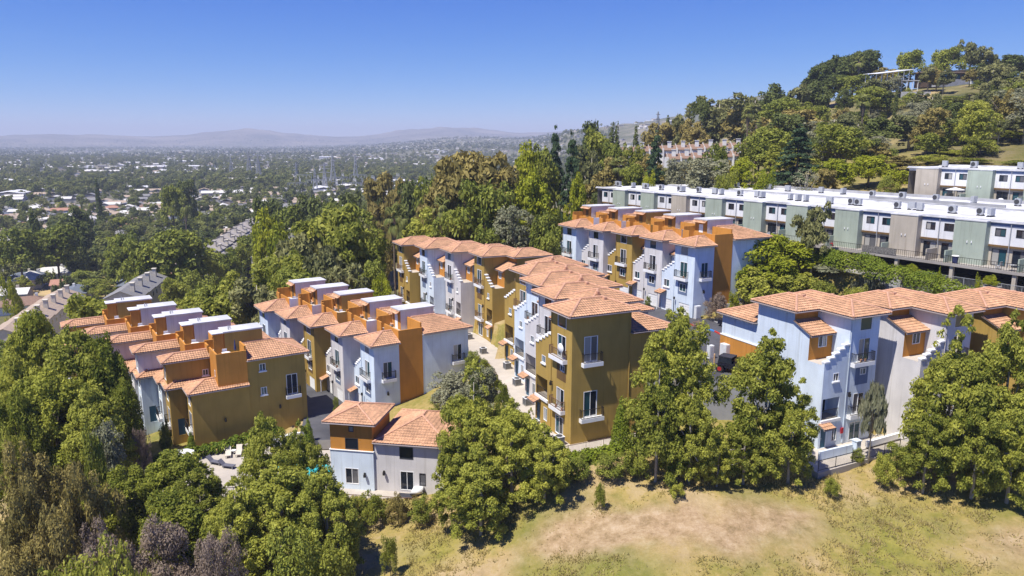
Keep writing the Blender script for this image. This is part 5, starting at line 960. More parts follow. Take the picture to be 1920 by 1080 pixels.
hill = [('dark', 1108, 233, 260, 46), ('cypress', 1148, 238, 290, 7), ('cypress', 1157, 236, 290, 7), ('cypress', 1193, 236, 290, 7), ('light', 1128, 247, 230, 62), ('brown', 1226, 226, 280, 46), ('euc', 1268, 213, 280, 50), ('cypress', 1253, 220, 285, 8), ('pine', 1316, 187, 300, 46), ('brown', 1294, 220, 270, 40), ('euc', 1350, 184, 300, 76), ('brown', 1384, 190, 290, 56), ('euc', 1417, 178, 285, 70), ('palm', 1404, 198, 225, 28), ('palm', 1420, 220, 225, 24), ('palm', 1620, 182, 210, 34), ('palm', 1612, 108, 320, 26), ('palm', 1819, 175, 265, 26), ('palm', 1163, 300, 190, 50), ('dark', 1456, 160, 290, 56), ('euc', 1490, 163, 285, 56), ('dark', 1528, 155, 290, 60), ('broad', 1470, 185, 260, 60), ('brown', 1513, 200, 235, 62), ('dark', 1440, 175, 285, 50),
 ('dark', 1535, 128, 330, 52), ('pine', 1560, 112, 332, 60), ('dark', 1580, 106, 330, 56), ('pine', 1605, 101, 332, 60), ('dark', 1630, 95, 335, 46), ('dark', 1555, 140, 322, 60), ('broad', 1600, 142, 318, 56), ('bush', 1640, 150, 312, 50), ('broad', 1710, 97, 320, 44), ('brown', 1668, 120, 325, 44), ('broad', 1780, 92, 322, 50), ('euc', 1824, 78, 325, 40), ('euc', 1858, 93, 320, 34), ('dark', 1895, 106, 315, 66), ('dark', 1930, 110, 312, 50), ('broad', 1755, 120, 318, 30), ('dark', 1840, 120, 315, 40),
 ('cypress', 1861, 160, 250, 12), ('cypress', 1885, 172, 250, 11), ('cypress', 1716, 184, 262, 9), ('cypress', 1735, 182, 262, 9), ('cypress', 1682, 170, 262, 9), ('bush', 1660, 185, 272, 60), ('bush', 1705, 175, 274, 50), ('bush', 1790, 180, 268, 56), ('bush', 1840, 150, 290, 40), ('euc', 1650, 150, 290, 50), ('bush', 1880, 150, 290, 40), ('bush', 1920, 160, 280, 50),
 ('euc', 1565, 215, 205, 70), ('euc', 1610, 225, 200, 60), ('dark', 1660, 222, 200, 70), ('euc', 1710, 218, 200, 76), ('dark', 1755, 212, 202, 70), ('euc', 1790, 222, 200, 60), ('conifer', 1500, 243, 172, 96), ('broad', 1450, 240, 190, 60), ('broad', 1420, 255, 185, 56), ('conifer', 1231, 258, 178, 56), ('broad', 1347, 272, 180, 40), ('dark', 1300, 298, 185, 40), ('olive', 1325, 300, 165, 90), ('bright', 1395, 298, 162, 56), ('gbush', 1430, 318, 155, 50), ('bright', 1570, 300, 158, 70), ('bright', 1632, 293, 160, 74), ('bright', 1690, 320, 152, 50), ('bare', 1513, 318, 152, 56), ('olive', 1270, 300, 175, 60), ('broad', 1185, 310, 180, 40), ('gbush', 1210, 325, 170, 40), ('lbush', 1360, 320, 158, 50), ('dark', 1540, 255, 190, 60), ('euc', 1590, 250, 185, 56), ('brown', 1640, 255, 182, 50), ('broad', 1890, 225, 215, 66), ('bush', 1824, 262, 205, 70), ('lbush', 1870, 278, 190, 80), ('lbush', 1790, 280, 185, 80), ('lbush', 1740, 290, 175, 70), ('brown', 1545, 310, 155, 34), ('bush', 1665, 330, 150, 40), ('lbush', 1820, 295, 170, 80), ('bush', 1905, 300, 165, 60), ('brown', 1690, 285, 170, 50), ('broad', 1860, 250, 200, 50), ('light', 1915, 245, 190, 60), ('dark', 1392, 235, 290, 50), ('dark', 1480, 215, 225, 60), ('brown', 1440, 215, 240, 50), ('euc', 1330, 225, 300, 50), ('dark', 1265, 240, 300, 40), ('broad', 1150, 270, 215, 44), ('light', 1190, 275, 205, 40), ('brown', 1205, 285, 195, 40), ('euc', 1110, 280, 200, 50), ('brown', 1145, 290, 192, 46)]
for q in hill: T(*q, Zt if q[3] > 240 else Zh)
for q in [('conifer', 1073, 268, 160, 62), ('conifer', 1042, 256, 200, 56), ('broad', 1015, 280, 195, 56), ('bright', 985, 275, 185, 60), ('brown', 935, 290, 172, 84), ('brown', 885, 284, 168, 90), ('brown', 842, 293, 165, 70), ('brown', 915, 318, 158, 80), ('brown', 858, 325, 158, 70), ('bright', 1000, 325, 152, 76), ('broad', 905, 345, 145, 92), ('olive', 962, 392, 138, 80), ('broad', 850, 395, 146, 70), ('broad', 930, 428, 138, 64), ('broad', 1020, 400, 134, 56), ('broad', 1030, 440, 128, 40), ('light', 795, 395, 150, 80), ('brown', 722, 325, 230, 60), ('brown', 752, 340, 220, 60), ('dark', 790, 345, 215, 70), ('palm', 737, 392, 142, 44), ('palm', 756, 392, 155, 36), ('palm', 828, 376, 150, 44), ('broad', 870, 360, 160, 60), ('light', 960, 345, 165, 56), ('light', 1000, 305, 190, 60), ('bright', 1085, 330, 150, 40), ('bush', 1045, 395, 150, 40), ('broad', 820, 335, 190, 66), ('brown', 905, 300, 180, 60), ('broad', 700, 490, 132, 56), ('gbush', 715, 520, 124, 60)]: T(*q, Zc)
for q in [('light', 600, 392, 155, 130), ('light', 655, 420, 142, 100), ('euc', 560, 440, 150, 96), ('light', 510, 480, 150, 90), ('euc', 630, 500, 126, 90), ('light', 450, 512, 150, 80), ('euc', 480, 520, 130, 90), ('broad', 560, 510, 128, 90), ('light', 420, 545, 132, 90), ('light', 360, 560, 130, 90), ('euc', 520, 545, 120, 80), ('broad', 330, 432, 235, 100), ('broad', 270, 452, 235, 80), ('bright', 492, 400, 210, 60), ('bright', 520, 425, 190, 60), ('broad', 400, 532, 150, 80), ('palm', 655, 446, 140, 40), ('palm', 345, 372, 330, 22), ('broad', 660, 400, 180, 80), ('dark', 610, 375, 250, 60), ('dark', 570, 372, 270, 56), ('dark', 660, 365, 270, 56), ('dark', 700, 372, 250, 56), ('broad', 635, 385, 230, 60), ('dark', 745, 375, 235, 50), ('broad', 535, 388, 260, 60), ('dark', 500, 375, 300, 50), ('cypress', 152, 418, 300, 11), ('cypress', 57, 392, 330, 9), ('cypress', 66, 398, 330, 9), ('cypress', 180, 335, 520, 7), ('broad', 100, 425, 300, 70), ('dark', 140, 390, 360, 60), ('broad', 30, 430, 290, 70), ('broad', 320, 350, 420, 40), ('dark', 345, 340, 470, 34), ('broad', 230, 440, 270, 60), ('gbush', 20, 520, 220, 40), ('broad', 690, 450, 150, 60), ('euc', 600, 470, 135, 80), ('light', 545, 480, 138, 80), ('euc', 690, 420, 170, 60)]: T(*q, Zs)
fr = random.Random(9); nf = 0
while nf < 130:   # undergrowth and smaller trees of the wooded hillside
    Y = fr.uniform(178, 300); u = fr.uniform(1090, 1930); X = (u - 960) / 1400 * Y; z = gz(X, Y); h = fr.uniform(6, 13); pu, pv_ = proj(X, Y, z + h)
    if (1660 < u < 1820 and 228 < Y < 285) or (1170 < u < 1400 and pv_ < 285 and Y < 262): continue
    k = fr.choice(('broad', 'dark', 'euc', 'light', 'bush', 'brown', 'olive', 'lbush', 'euc')); put_tree(k, X, Y, z - .3, h if 'bush' not in k else h * .5, h * fr.uniform(.75, 1.1), Zh if Y < 240 else Zt); nf += 1
while nf < 165:   # shrubs on the dry slope under the hilltop house
    Y = fr.uniform(215, 300); u = fr.uniform(1600, 1940); X = (u - 960) / 1400 * Y; z = gz(X, Y); h = fr.uniform(1.2, 3.2); k = fr.choice(('bush', 'lbush', 'bush', 'olive', 'bbush'))
    put_tree(k, X, Y, z - .2, h * (1.4 if k == 'olive' else 1), h * fr.uniform(1.2, 2.0), Zt); nf += 1
for q in [('broad', 372, 500, 232, 50), ('near', 395, 488, 248, 56), ('broad', 418, 474, 262, 56), ('light', 440, 462, 285, 50), ('broad', 462, 446, 300, 50), ('broad', 488, 432, 320, 46), ('broad', 350, 512, 215, 60), ('light', 330, 522, 205, 60), ('broad', 15, 640, 150, 60)]: T(*q, Zs)
# further trees of the near valley, scattered between the houses
vr = random.Random(21); nv = 0
while nv < 95:
    Y = vr.uniform(255, 640); u = vr.uniform(-40, 900 if Y > 330 else 560); X = (u - 960) / 1400 * Y; z = gz(X, Y); h = vr.choice((5, 6, 7, 8, 9, 10, 12)); k = vr.choice(('broad', 'broad', 'light', 'light', 'euc', 'dark', 'bright', 'broad', 'cypress', 'palm', 'broad'))
    put_tree(k, X, Y, z, h * (1.25 if k in ('cypress', 'palm') else 1), (1.7 if k == 'cypress' else 4 if k == 'palm' else h * vr.uniform(0.8, 1.25)), 'valley'); nv += 1
ZP = {'bank': 'on the grassy bank', 'pool': 'below the pool and clubhouse', 'left': 'at the lower left', 'slope': 'on the slope above the valley', 'centre': 'behind the far townhouses', 'court': 'around the parking court and walks', 'hill': 'behind the white-roofed apartments', 'hilltop': 'on the upper hill', 'valley': 'among the valley houses'}
byk = {}
for t_ in TREES: byk.setdefault((t_[1], t_[2]), []).append(t_)
ZP['planter'] = 'in the planters'
ADJ = {'near': 'dense green tree', 'syc': 'yellow-green sycamore', 'broad': 'green broadleaf tree', 'light': 'pale green tree', 'bright': 'bright yellow-green tree', 'euc': 'grey-green eucalyptus', 'brown': 'rust-brown tree', 'dark': 'dark green tree', 'conifer': 'layered dark conifer', 'cypress': 'thin dark cypress', 'cone': 'clipped green cone conifer', 'pine': 'flat-topped pine', 'bush': 'green shrub', 'lbush': 'pale green shrub', 'bbush': 'brown-green shrub', 'rbush': 'reddish shrub', 'gbush': 'bright green shrub', 'airy': 'wispy pale tree', 'olive': 'grey olive tree', 'bare': 'bare pale-branched tree', 'palm': 'fan palm'}
for (k, zn), lst in byk.items():
    for i, t_ in enumerate(sorted(lst, key=lambda q: q[3][0])):
        lab = f'{ADJ[k]} {ZP[zn]}' + (f', {ordinal(i)} from the left' if len(lst) > 1 else '')
        tag(t_[0], lab, 'shrub' if 'bush' in k else 'palm' if k == 'palm' else 'tree', f'{ADJ[k]}s {ZP[zn]}')

# ------------------------------------------------------------------ hedges, grass and ground cover
def hedge(name, pts, w, h, m, label, n, size=0.16, cat='hedge'):
    C, Q = [], []; r = np.random.default_rng(len(label)); o0 = np.array(pts[0])
    for p, q in zip(pts[:-1], pts[1:]):
        p, q = np.array(p) - o0, np.array(q) - o0; k = max(2, int(np.linalg.norm(q - p) / (w * 0.4)))
        for i in range(k): c = p + (q - p) * i / k; C.append(c + np.array([r.normal() * w * .12, r.normal() * w * .12, h * (0.5 + 0.1 * r.normal())])); Q.append(w * 0.55)
    me = leaf_cloud(name, C, Q, n, size, m, 5, 0.4, h / w, 0.75); o = bpy.data.objects.new(name, me); COL.objects.link(o); o.location = tuple(o0); tag(o, label, cat); return o
def gpt(u, v, z): P = at_z(u, v, z); return (P[0], P[1], gz(P[0], P[1]))
H6 = lambda a, b, z: (*ab(O6, 31, a, b), z)
hedge('hedge', [H6(27, -6.6, -18.6), H6(19, -6.8, -18.9), H6(11, -6.9, -19.4), H6(3, -7.0, -20.2), H6(-4, -7.2, -21.0)], 3.4, 3.0, L_HED, 'long clipped bright green hedge below the carport', 22000, 0.13)
hedge('ivy_bank', [w3(-3.4, -4, -31.4), w3(-3.4, 0, -31.4), w3(-3.4, 5, -31.4), w3(-3.4, 11, -31.4)], 1.6, 1.5, L_HED, 'dense green ivy below the end of the walkway', 5000, 0.16, 'ivy')
hedge('hedge', [(-40.2, 79.6, -36.6), (-34, 84.2, -36.5), (-28.6, 88.0, -36.5)], 1.3, 1.5, L_HED, 'green hedge between the ochre house and the pool deck', 4500, 0.15)
hedge('hedge', [(-20, 70.9, -37), (-14, 70.3, -37), (-7.5, 69.4, -36.9)], 1.4, 1.2, L_BRN, 'dry brown-green hedge in front of the clubhouse', 3500, 0.15)
hedge('planting_strip', [w3(3, -5.2, -32.2), w3(10, -4.0, -32.4), w3(20, -1.2, -32.4), w3(30, 1.5, -32.6), w3(36, 1.0, -32.8)], 2.6, 1.9, L_GRN, 'shrub planting on the bank below the walkway railings', 6000, 0.18, 'shrubs')
for k, a_ in enumerate((-2.0, 8.0)):
    x, y = ab(O6, 31, a_, -4.9); o = MB().box(-.9, .9, -.9, .9, -2, 1.0).box(-1.0, 1.0, -1.0, 1.0, 1.002, 1.1).build('planter', CONC); o.location = (x, y, -18.7); o.rotation_euler = (0, 0, R(31)); tag(o, f'square concrete planter by the carport fence, {("right", "left")[k]} one', 'planter')
    put_tree('gbush', x, y, -17.6, 1.3, 2.2, 'planter')
    tag(TREES[-1][0], f'yellow-green spiky shrub in the {("right", "left")[k]} concrete planter', 'shrub')
# dry grass blades and weeds on the foreground bank
r = np.random.default_rng(99); n = 66000; tu = r.integers(0, 9000, n * 2); cx_, cy_ = r.uniform(-45, 60, 9000), r.uniform(44, 72, 9000); gx = cx_[tu] + r.normal(size=n * 2) * 0.22; gy = cy_[tu] + r.normal(size=n * 2) * 0.22
keep = np.ones(len(gx), bool)
for poly, pz in PADS: keep &= ~inpoly(gx, gy, poly)
keep &= np.hypot((gx - 17) / 13, (gy - 58.5) / 5) > 0.6 + 0.6 * fbm(gx / 3.5, gy / 3.5, 3, 17)
dn = fbm(gx / 4, gy / 4, 4, 31); keep &= r.random(len(gx)) < np.clip((dn - 0.38) * 6, 0.04, 1); gx, gy = gx[keep][:n], gy[keep][:n]; n = len(gx); gzv = height(gx, gy)
hh = 0.10 + 0.25 * r.random(n); az = r.random(n) * 6.283; wd = 0.03 + 0.05 * r.random(n); lx, ly = np.cos(az) * wd, np.sin(az) * wd; tx, ty = r.normal(size=n) * 0.14, r.normal(size=n) * 0.14
V = np.stack([np.stack([gx - lx, gy - ly, gzv - 0.03], 1), np.stack([gx + lx, gy + ly, gzv - 0.03], 1), np.stack([gx + tx, gy + ty, gzv + hh], 1)], 1).reshape(-1, 3)
me = bpy.data.meshes.new('grass'); me.vertices.add(n * 3); me.vertices.foreach_set('co', V.ravel()); me.loops.add(n * 3); me.loops.foreach_set('vertex_index', np.arange(n * 3)); me.polygons.add(n); me.polygons.foreach_set('loop_start', np.arange(n) * 3); me.update(calc_edges=True)
at = me.attributes.new('tint', 'FLOAT', 'POINT'); at.data.foreach_set('value', np.repeat(np.clip(fbm(gx / 7, gy / 7, 3, 41) * 0.9 + r.random(n) * 0.4 - 0.1, 0, 1), 3)); me.materials.append(L_DRY); o = bpy.data.objects.new('grass', me); COL.objects.link(o); tag(o, 'short dry grass and weeds on the foreground bank', 'grass', kind='stuff')

# ------------------------------------------------------------------ houses on the hill and in the valley
ROOFC = [mat('grey_shingle', (0.20, 0.195, 0.19), 0.9, 0.2, 2), mat('tan_shingle', (0.36, 0.28, 0.21), 0.9, 0.2, 2), mat('brown_shingle', (0.22, 0.14, 0.10), 0.9, 0.25, 2), mat('slate_shingle', (0.13, 0.15, 0.18), 0.9, 0.2, 2), mat('pale_shingle', (0.58, 0.56, 0.52), 0.9, 0.15, 2), mat('clay_shingle', (0.36, 0.19, 0.13), 0.9, 0.2, 2)]
WALLC = [mat('cream_wall', (0.58, 0.53, 0.44), 0.9), mat('white_wall', (0.70, 0.69, 0.66), 0.9), mat('beige_wall', (0.46, 0.39, 0.31), 0.9), mat('grey_house_wall', (0.42, 0.42, 0.42), 0.9)]
def gable(w, d, h, rise, eave=0.4):
    m_ = MB(); a, b = w / 2 + eave, d / 2 + eave
    m_.face([(-a, -b, h), (a, -b, h), (a, 0, h + rise), (-a, 0, h + rise)]); m_.face([(a, b, h), (-a, b, h), (-a, 0, h + rise), (a, 0, h + rise)])
    m_.face([(-a, -b, h - .15), (a, -b, h - .15), (a, -b, h), (-a, -b, h)]); m_.face([(-a, b, h - .15), (a, b, h - .15), (a, b, h), (-a, b, h)]); return m_
def house(x, y, z, rz, w, d, h, rise, rm, wm, label, group, hip=False, name='house', chim=True, windows=True):
    e = empty(name, (x, y, z), rz)
    wl = MB().box(-w / 2, w / 2, -d / 2, d / 2, -4, h)
    if not hip: wl.face([(-w / 2, -d / 2, h), (-w / 2, d / 2, h), (-w / 2, 0, h + rise * .93)]).face([(w / 2, -d / 2, h), (w / 2, d / 2, h), (w / 2, 0, h + rise * .93)])
    wl.build('wall', wm, e)
    if hip:
        fs, rl = hip_faces(-w / 2 - .5, w / 2 + .5, -d / 2 - .5, d / 2 + .5, h, math.degrees(math.atan(2 * rise / min(w, d))))
        rb = MB(); [rb.face(f) for f in fs]; rb.box(-w / 2 - .5, w / 2 + .5, -d / 2 - .5, d / 2 + .5, h - .15, h - .01)
    else: rb = gable(w, d, h, rise)
    rf = rb.build('roof', rm, e)
    if chim: MB().box(w * .2, w * .2 + .9, .3, 1.1, h, h + rise + 0.9).build('chimney', wm, rf)
    if windows:
        for sx_ in (-1, 1):
            f = MB().box(sx_ * w * .25 - .8, sx_ * w * .25 + .8, -d / 2 - .04, -d / 2 - .01, .9, 2.1).build('window', WHITE, e); MB().box(sx_ * w * .25 - .7, sx_ * w * .25 + .7, -d / 2 - .06, -d / 2 - .041, 1.0, 2.0).build('pane', G_DARK, f)
    tag(e, label, 'house', group); return e
hr = random.Random(77); hl = []
def clear_of(x, y, pts, d): return all((x - a) ** 2 + (y - b) ** 2 > d * d for a, b in pts)
hp = []
tries = 0
while len(hp) < 150 and tries < 5000:
    tries += 1; Y = hr.uniform(265, 640); u = hr.uniform(-60, 560 if Y < 400 else 640); X = (u - 960) / 1400 * Y
    if not clear_of(X, Y, hp, 19): continue
    hp.append((X, Y))
for X, Y in hp: hl.append((X, Y, hr.choice((0.35, 0.35 + math.pi / 2)) + hr.uniform(-.1, .1), hr.uniform(11, 17), hr.uniform(8, 11), hr.uniform(2.8, 3.6), hr.uniform(1.3, 2.0), hr.choice(ROOFC), hr.choice(WALLC), hr.random() < .5))
for q in ((50, 500, 300, 3), (95, 490, 310, 4), (45, 560, 250, 2), (20, 470, 340, 1)):   # the houses seen best, at the left edge
    P = at_y(q[0], q[1], q[2]); hl.append((P[0], P[1], 0.5, 16, 10, 3.2, 2.0, ROOFC[q[3]], WALLC[1], True))
RN = {0: 'grey', 1: 'tan', 2: 'brown', 3: 'slate blue', 4: 'pale', 5: 'clay red'}
byr = {}
for q in hl: byr.setdefault((ROOFC.index(q[7]), q[9]), []).append(q)
for (ri, hp_), lst in byr.items():
    for i, q in enumerate(sorted(lst, key=lambda t_: t_[0] / t_[1])):
        house(q[0], q[1], gz(q[0], q[1]), q[2], *q[3:9], f'{RN[ri]} {"hip" if hp_ else "gable"} roofed house in the valley, {ordinal(i)} from the left', 'houses in the near valley', hp_)
# condominium rows with chimneys along the slope: each row one building
def condo_row(p0, p1, n, label, rm, w=9.0, wm=None, z_up=0.0, name='condominium_row', h=4.5, rise=2.2):
    p0, p1 = np.array(p0), np.array(p1); L = np.linalg.norm((p1 - p0)[:2]); rz = math.atan2(p1[1] - p0[1], p1[0] - p0[0]); e = empty(name, tuple(p0), rz); wm = wm or WALLC[0]; s = L / n; dz = (p1[2] - p0[2]) / n
    for k in range(n):
        if name == 'terrace_row': MB().box(k * s - .25, k * s + .25, -w / 2 - .6, w / 2, dz * k - 3, dz * k + h + .6).face([(k * s, -w / 2 - .6, dz * k + h + .5), (k * s, w / 2, dz * k + h + .5), (k * s, 0, dz * k + h + rise + .8)]).build('party_wall', WALLC[1], e)
        x = (k + .5) * s; z = dz * (k + .5); MB().box(x - s / 2 + .003, x + s / 2 - .003, -w / 2, w / 2, z - 6, z + h).face([(x - s / 2 + .003, -w / 2, z + h), (x - s / 2 + .003, w / 2, z + h), (x - s / 2 + .003, 0, z + h + rise * .95)]).build('wall', wm, e)
        g_ = gable(s - .8 + .75, w, h + z, rise, .35 if True else 0); g_.v = [(a + x, b, c) for a, b, c in g_.v]; rf = g_.build('roof', rm, e)
        MB().box(x - .6, x + .6, -w * .22 - .5, -w * .22 + .5, z + h, z + h + rise + 1.2).box(x - .75, x + .75, -w * .22 - .65, -w * .22 + .65, z + h + rise + 1.2, z + h + rise + 1.4).build('chimney', wm, rf)
        for q in (-.25, .25):
            f = MB().box(x + q * s - .7, x + q * s + .7, -w / 2 - .05, -w / 2 - .01, z + 2.2, z + 3.6).build('window', WHITE, e); MB().box(x + q * s - .6, x + q * s + .6, -w / 2 - .07, -w / 2 - .051, z + 2.3, z + 3.5).build('pane', G_DARK, f)
    tag(e, label, 'condominiums', 'condominium rows below the slope')
CROOF = mat('grey_tan_shingle', (0.34, 0.31, 0.28), 0.9, 0.15, 2)
def roofline(u0, v0, Y0, u1, v1, Y1, h=6.7):
    a, b = at_y(u0, v0, Y0), at_y(u1, v1, Y1); return (a[0], a[1], a[2] - h), (b[0], b[1], b[2] - h)
condo_row(*roofline(362, 488, 255, 478, 418, 345), 9, 'long grey-roofed condominium row with chimneys running down the slope', CROOF)
condo_row(*roofline(385, 462, 275, 470, 408, 350), 7, 'second grey-roofed condominium row just behind the long one', CROOF)
condo_row(*roofline(225, 545, 190, 282, 508, 225), 4, 'grey-roofed condominium row above the pool houses', ROOFC[0])
condo_row(*roofline(5, 615, 165, 118, 540, 225), 7, 'tan-roofed condominium row at the left edge', ROOFC[1])
condo_row(*roofline(500, 470, 215, 560, 410, 285), 5, 'condominium row half hidden by the trees of the slope', ROOFC[0])
condo_row(*roofline(680, 412, 245, 722, 390, 290), 3, 'pale condominium roofs beyond the palms', CROOF)
# white terraced houses half way up the hill
condo_row(*roofline(1165, 277, 265, 1395, 268, 262, 6.0), 9, 'white terrace with brown tiled roofs half way up the hill', ROOFC[2], 8, WALLC[1], name='terrace_row', h=4.6, rise=1.6)
condo_row(*roofline(1250, 290, 245, 1395, 283, 243, 6.0), 6, 'lower white terrace with brown roofs below the first one', ROOFC[2], 8, WALLC[1], name='terrace_row', h=4.6, rise=1.6)
condo_row(*roofline(1796, 224, 240, 1852, 221, 238, 5.0), 3, 'small white terrace among the cypresses on the right', ROOFC[5], 7, WALLC[1], name='terrace_row', h=3.8, rise=1.4)
# hilltop house, pergola
def frame_at(u, v, Y): P = at_y(u, v, Y); return P
P = frame_at(1765, 150, 318); e = empty('hilltop_house', tuple(P), R(15)); e.scale = (.8, .8, .8); DW = mat('dark_timber', (0.09, 0.06, 0.045), 0.9)
MB().box(-12, 22, -4, 5, -4, 3.2).build('wall', DW, e); MB().box(-14, 9, -6, 6, 3.2, 3.7).build('roof', mat('brown_roof_edge', (0.28, 0.20, 0.14)), e); MB().box(8, 24, -5.5, 6, 4.6, 5.0).build('roof', ROOFC[0], e); MB().box(9, 22, -3.8, 5, 3.2, 4.6).build('wall', WALLC[2], e)
for k in range(8): f = MB().box(-11 + k * 4, -8.4 + k * 4, -4.06, -4.01, .4, 2.8).build('window', DARKMETAL, e); MB().box(-10.8 + k * 4, -8.6 + k * 4, -4.09, -4.061, .6, 2.6).build('pane', G_TEAL, f)
MB().box(-10, 24, -8, -4, -4, -.2).build('terrace', GREYW, e); MB().box(10, 12, -8.5, -8.1, -5, 1).build('stair', WALLC[1], e); tag(e, 'dark modern house with flat roofs on the hilltop', 'house')
P = frame_at(1662, 152, 300); e = empty('pergola', tuple(P), R(12)); WP = mat('white_pergola', (0.75, 0.75, 0.74), 0.6)
for k in range(7):
    for j in (0, 1): MB().box(-7 + k * 2.4, -6.8 + k * 2.4, -3 + j * 6, -2.8 + j * 6, -3, 2.2 + .28 * k).build('post', WP, e)
sl = MB(); sl.face([(-8, -4, 2.1), (9, -4, 4.1), (9, 4, 4.5), (-8, 4, 2.5)]); sl.face([(-8, -4, 2.3), (9, -4, 4.3), (9, 4, 4.7), (-8, 4, 2.7)]); sl.face([(-8, -4, 2.1), (9, -4, 4.1), (9, -4, 4.3), (-8, -4, 2.3)]); sl.build('canopy', WP, e); tag(e, 'long white pergola canopy on posts below the hilltop house', 'pergola')
P = frame_at(1700, 158, 298); e = empty('pergola', tuple(P), R(12)); MB().box(-4, 4, -2, 2, 1.2, 1.4).build('canopy', WP, e)
for k in range(4): MB().box(-3.8 + k * 2.4, -3.6 + k * 2.4, -1.9, -1.7, -3, 1.2).build('post', WP, e)
tag(e, 'small flat white pergola right of the long one', 'pergola')
for (u0, u1, v, Y, nm) in ((1690, 1745, 172, 292, 'grey terrace wall below the pergolas'), (1700, 1760, 190, 275, 'pale block wall on the dry slope'), (1770, 1800, 188, 275, 'short pale wall right of the cypresses')):
    a, b = at_y(u0, v, Y), at_y(u1, v, Y); wall_run('slope_wall', [tuple(a - np.array([0, 0, 1.5])), tuple(b - np.array([0, 0, 1.5]))], 1.5, .4, WALLC[3], nm, 'wall')

# ------------------------------------------------------------------ pylons and substation
STEELP = mat('galvanised_steel', (0.35, 0.36, 0.38), 0.6, 0.1, metal=0.2)
def pylon(x, y, h, label, group='transmission pylons', base=None):
    z = gz(x, y) if base is None else base; e = empty('pylon', (x, y, z), hash((x, y)) % 3); b_ = MB(); w = h * .11; t = max(0.07, h * .0035 * (1 + y / 900))
    lv = [0, .25, .45, .62, .76, .88, 1.0]; ww = [w, w * .7, w * .5, w * .34, w * .24, w * .16, .15]
    for i in range(6):
        z0, z1, a, c = lv[i] * h, lv[i + 1] * h, ww[i], ww[i + 1]; cs = [(-1, -1), (1, -1), (1, 1), (-1, 1)]
        for k in range(4):
            (p, q), (r_, s_) = cs[k], cs[(k + 1) % 4]; b_.tube([(p * a, q * a, z0), (p * c, q * c, z1)], t, 3, False); b_.tube([(p * a, q * a, z0), (r_ * c, s_ * c, z1)], t * .7, 3, False); b_.tube([(r_ * a, s_ * a, z0), (p * c, q * c, z1)], t * .7, 3, False); b_.tube([(p * c, q * c, z1), (r_ * c, s_ * c, z1)], t * .7, 3, False)
    b_.build('lattice_tower', STEELP, e)
    for f in (.68, .80, .92):
        a_ = MB(); L = w * (2.4 - f); a_.tube([(-L, 0, f * h), (0, 0, f * h + h * .03), (L, 0, f * h)], t, 3).tube([(-L, 0, f * h), (L, 0, f * h)], t, 3); a_.build('crossarm', STEELP, e)
    tag(e, label, 'pylon', group)
pl = [(628, 308, 900, 44), (612, 330, 860, 34), (594, 350, 820, 30), (473, 295, 1150, 44), (490, 300, 1100, 40), (440, 300, 1200, 36), (670, 300, 1000, 40), (560, 318, 1000, 30)]
for i, (u, vt, Y, h) in enumerate(sorted(pl)): pylon((u - 960) / 1400 * Y, Y, h, f'lattice power pylon in the valley, {ordinal(i)} from the left')
pylon((1227 - 960) / 1400 * 420, 420, 20, 'lattice pylon on the skyline above the white terrace', base=-4); pylon((1364 - 960) / 1400 * 430, 430, 20, 'lattice pylon behind the brown trees on the ridge', base=6)
def gantry(x, y, w, h, rz, label):
    e = empty('switchyard_gantry', (x, y, gz(x, y)), rz); c_ = MB()
    for s_ in (-1, 1): c_.tube([(s_ * w / 2 - .6, 0, 0), (s_ * w / 2, 0, h)], .22, 4).tube([(s_ * w / 2 + .6, 0, 0), (s_ * w / 2, 0, h)], .22, 4)
    c_.build('columns', STEELP, e); MB().tube([(-w / 2, 0, h), (w / 2, 0, h)], .28, 4).tube([(-w / 2, 0, h - 1.2), (w / 2, 0, h - 1.2)], .22, 4).build('beam', STEELP, e)
    n_ = MB()
    for k in range(5): n_.tube([(-w / 2 + w * (k + .5) / 5, 0, h - 1.2), (-w / 2 + w * (k + .5) / 5, 0, h - 3.5)], .2, 5)
    n_.build('insulators', WALLC[1], e); tag(e, label, 'gantry', 'switchyard gantries')
k = 0; gl = []
for i in range(6):
    for j in range(4): gl.append((560 + i * 34 + j * 6, 860 + j * 32))
for k, (u, Y) in enumerate(sorted(gl)): gantry((u - 960) / 1400 * Y, Y, 20, 12 + (k % 3) * 3, .35 + (k % 2) * 1.57, f'steel switchyard gantry of the substation, {ordinal(k)} from the left')
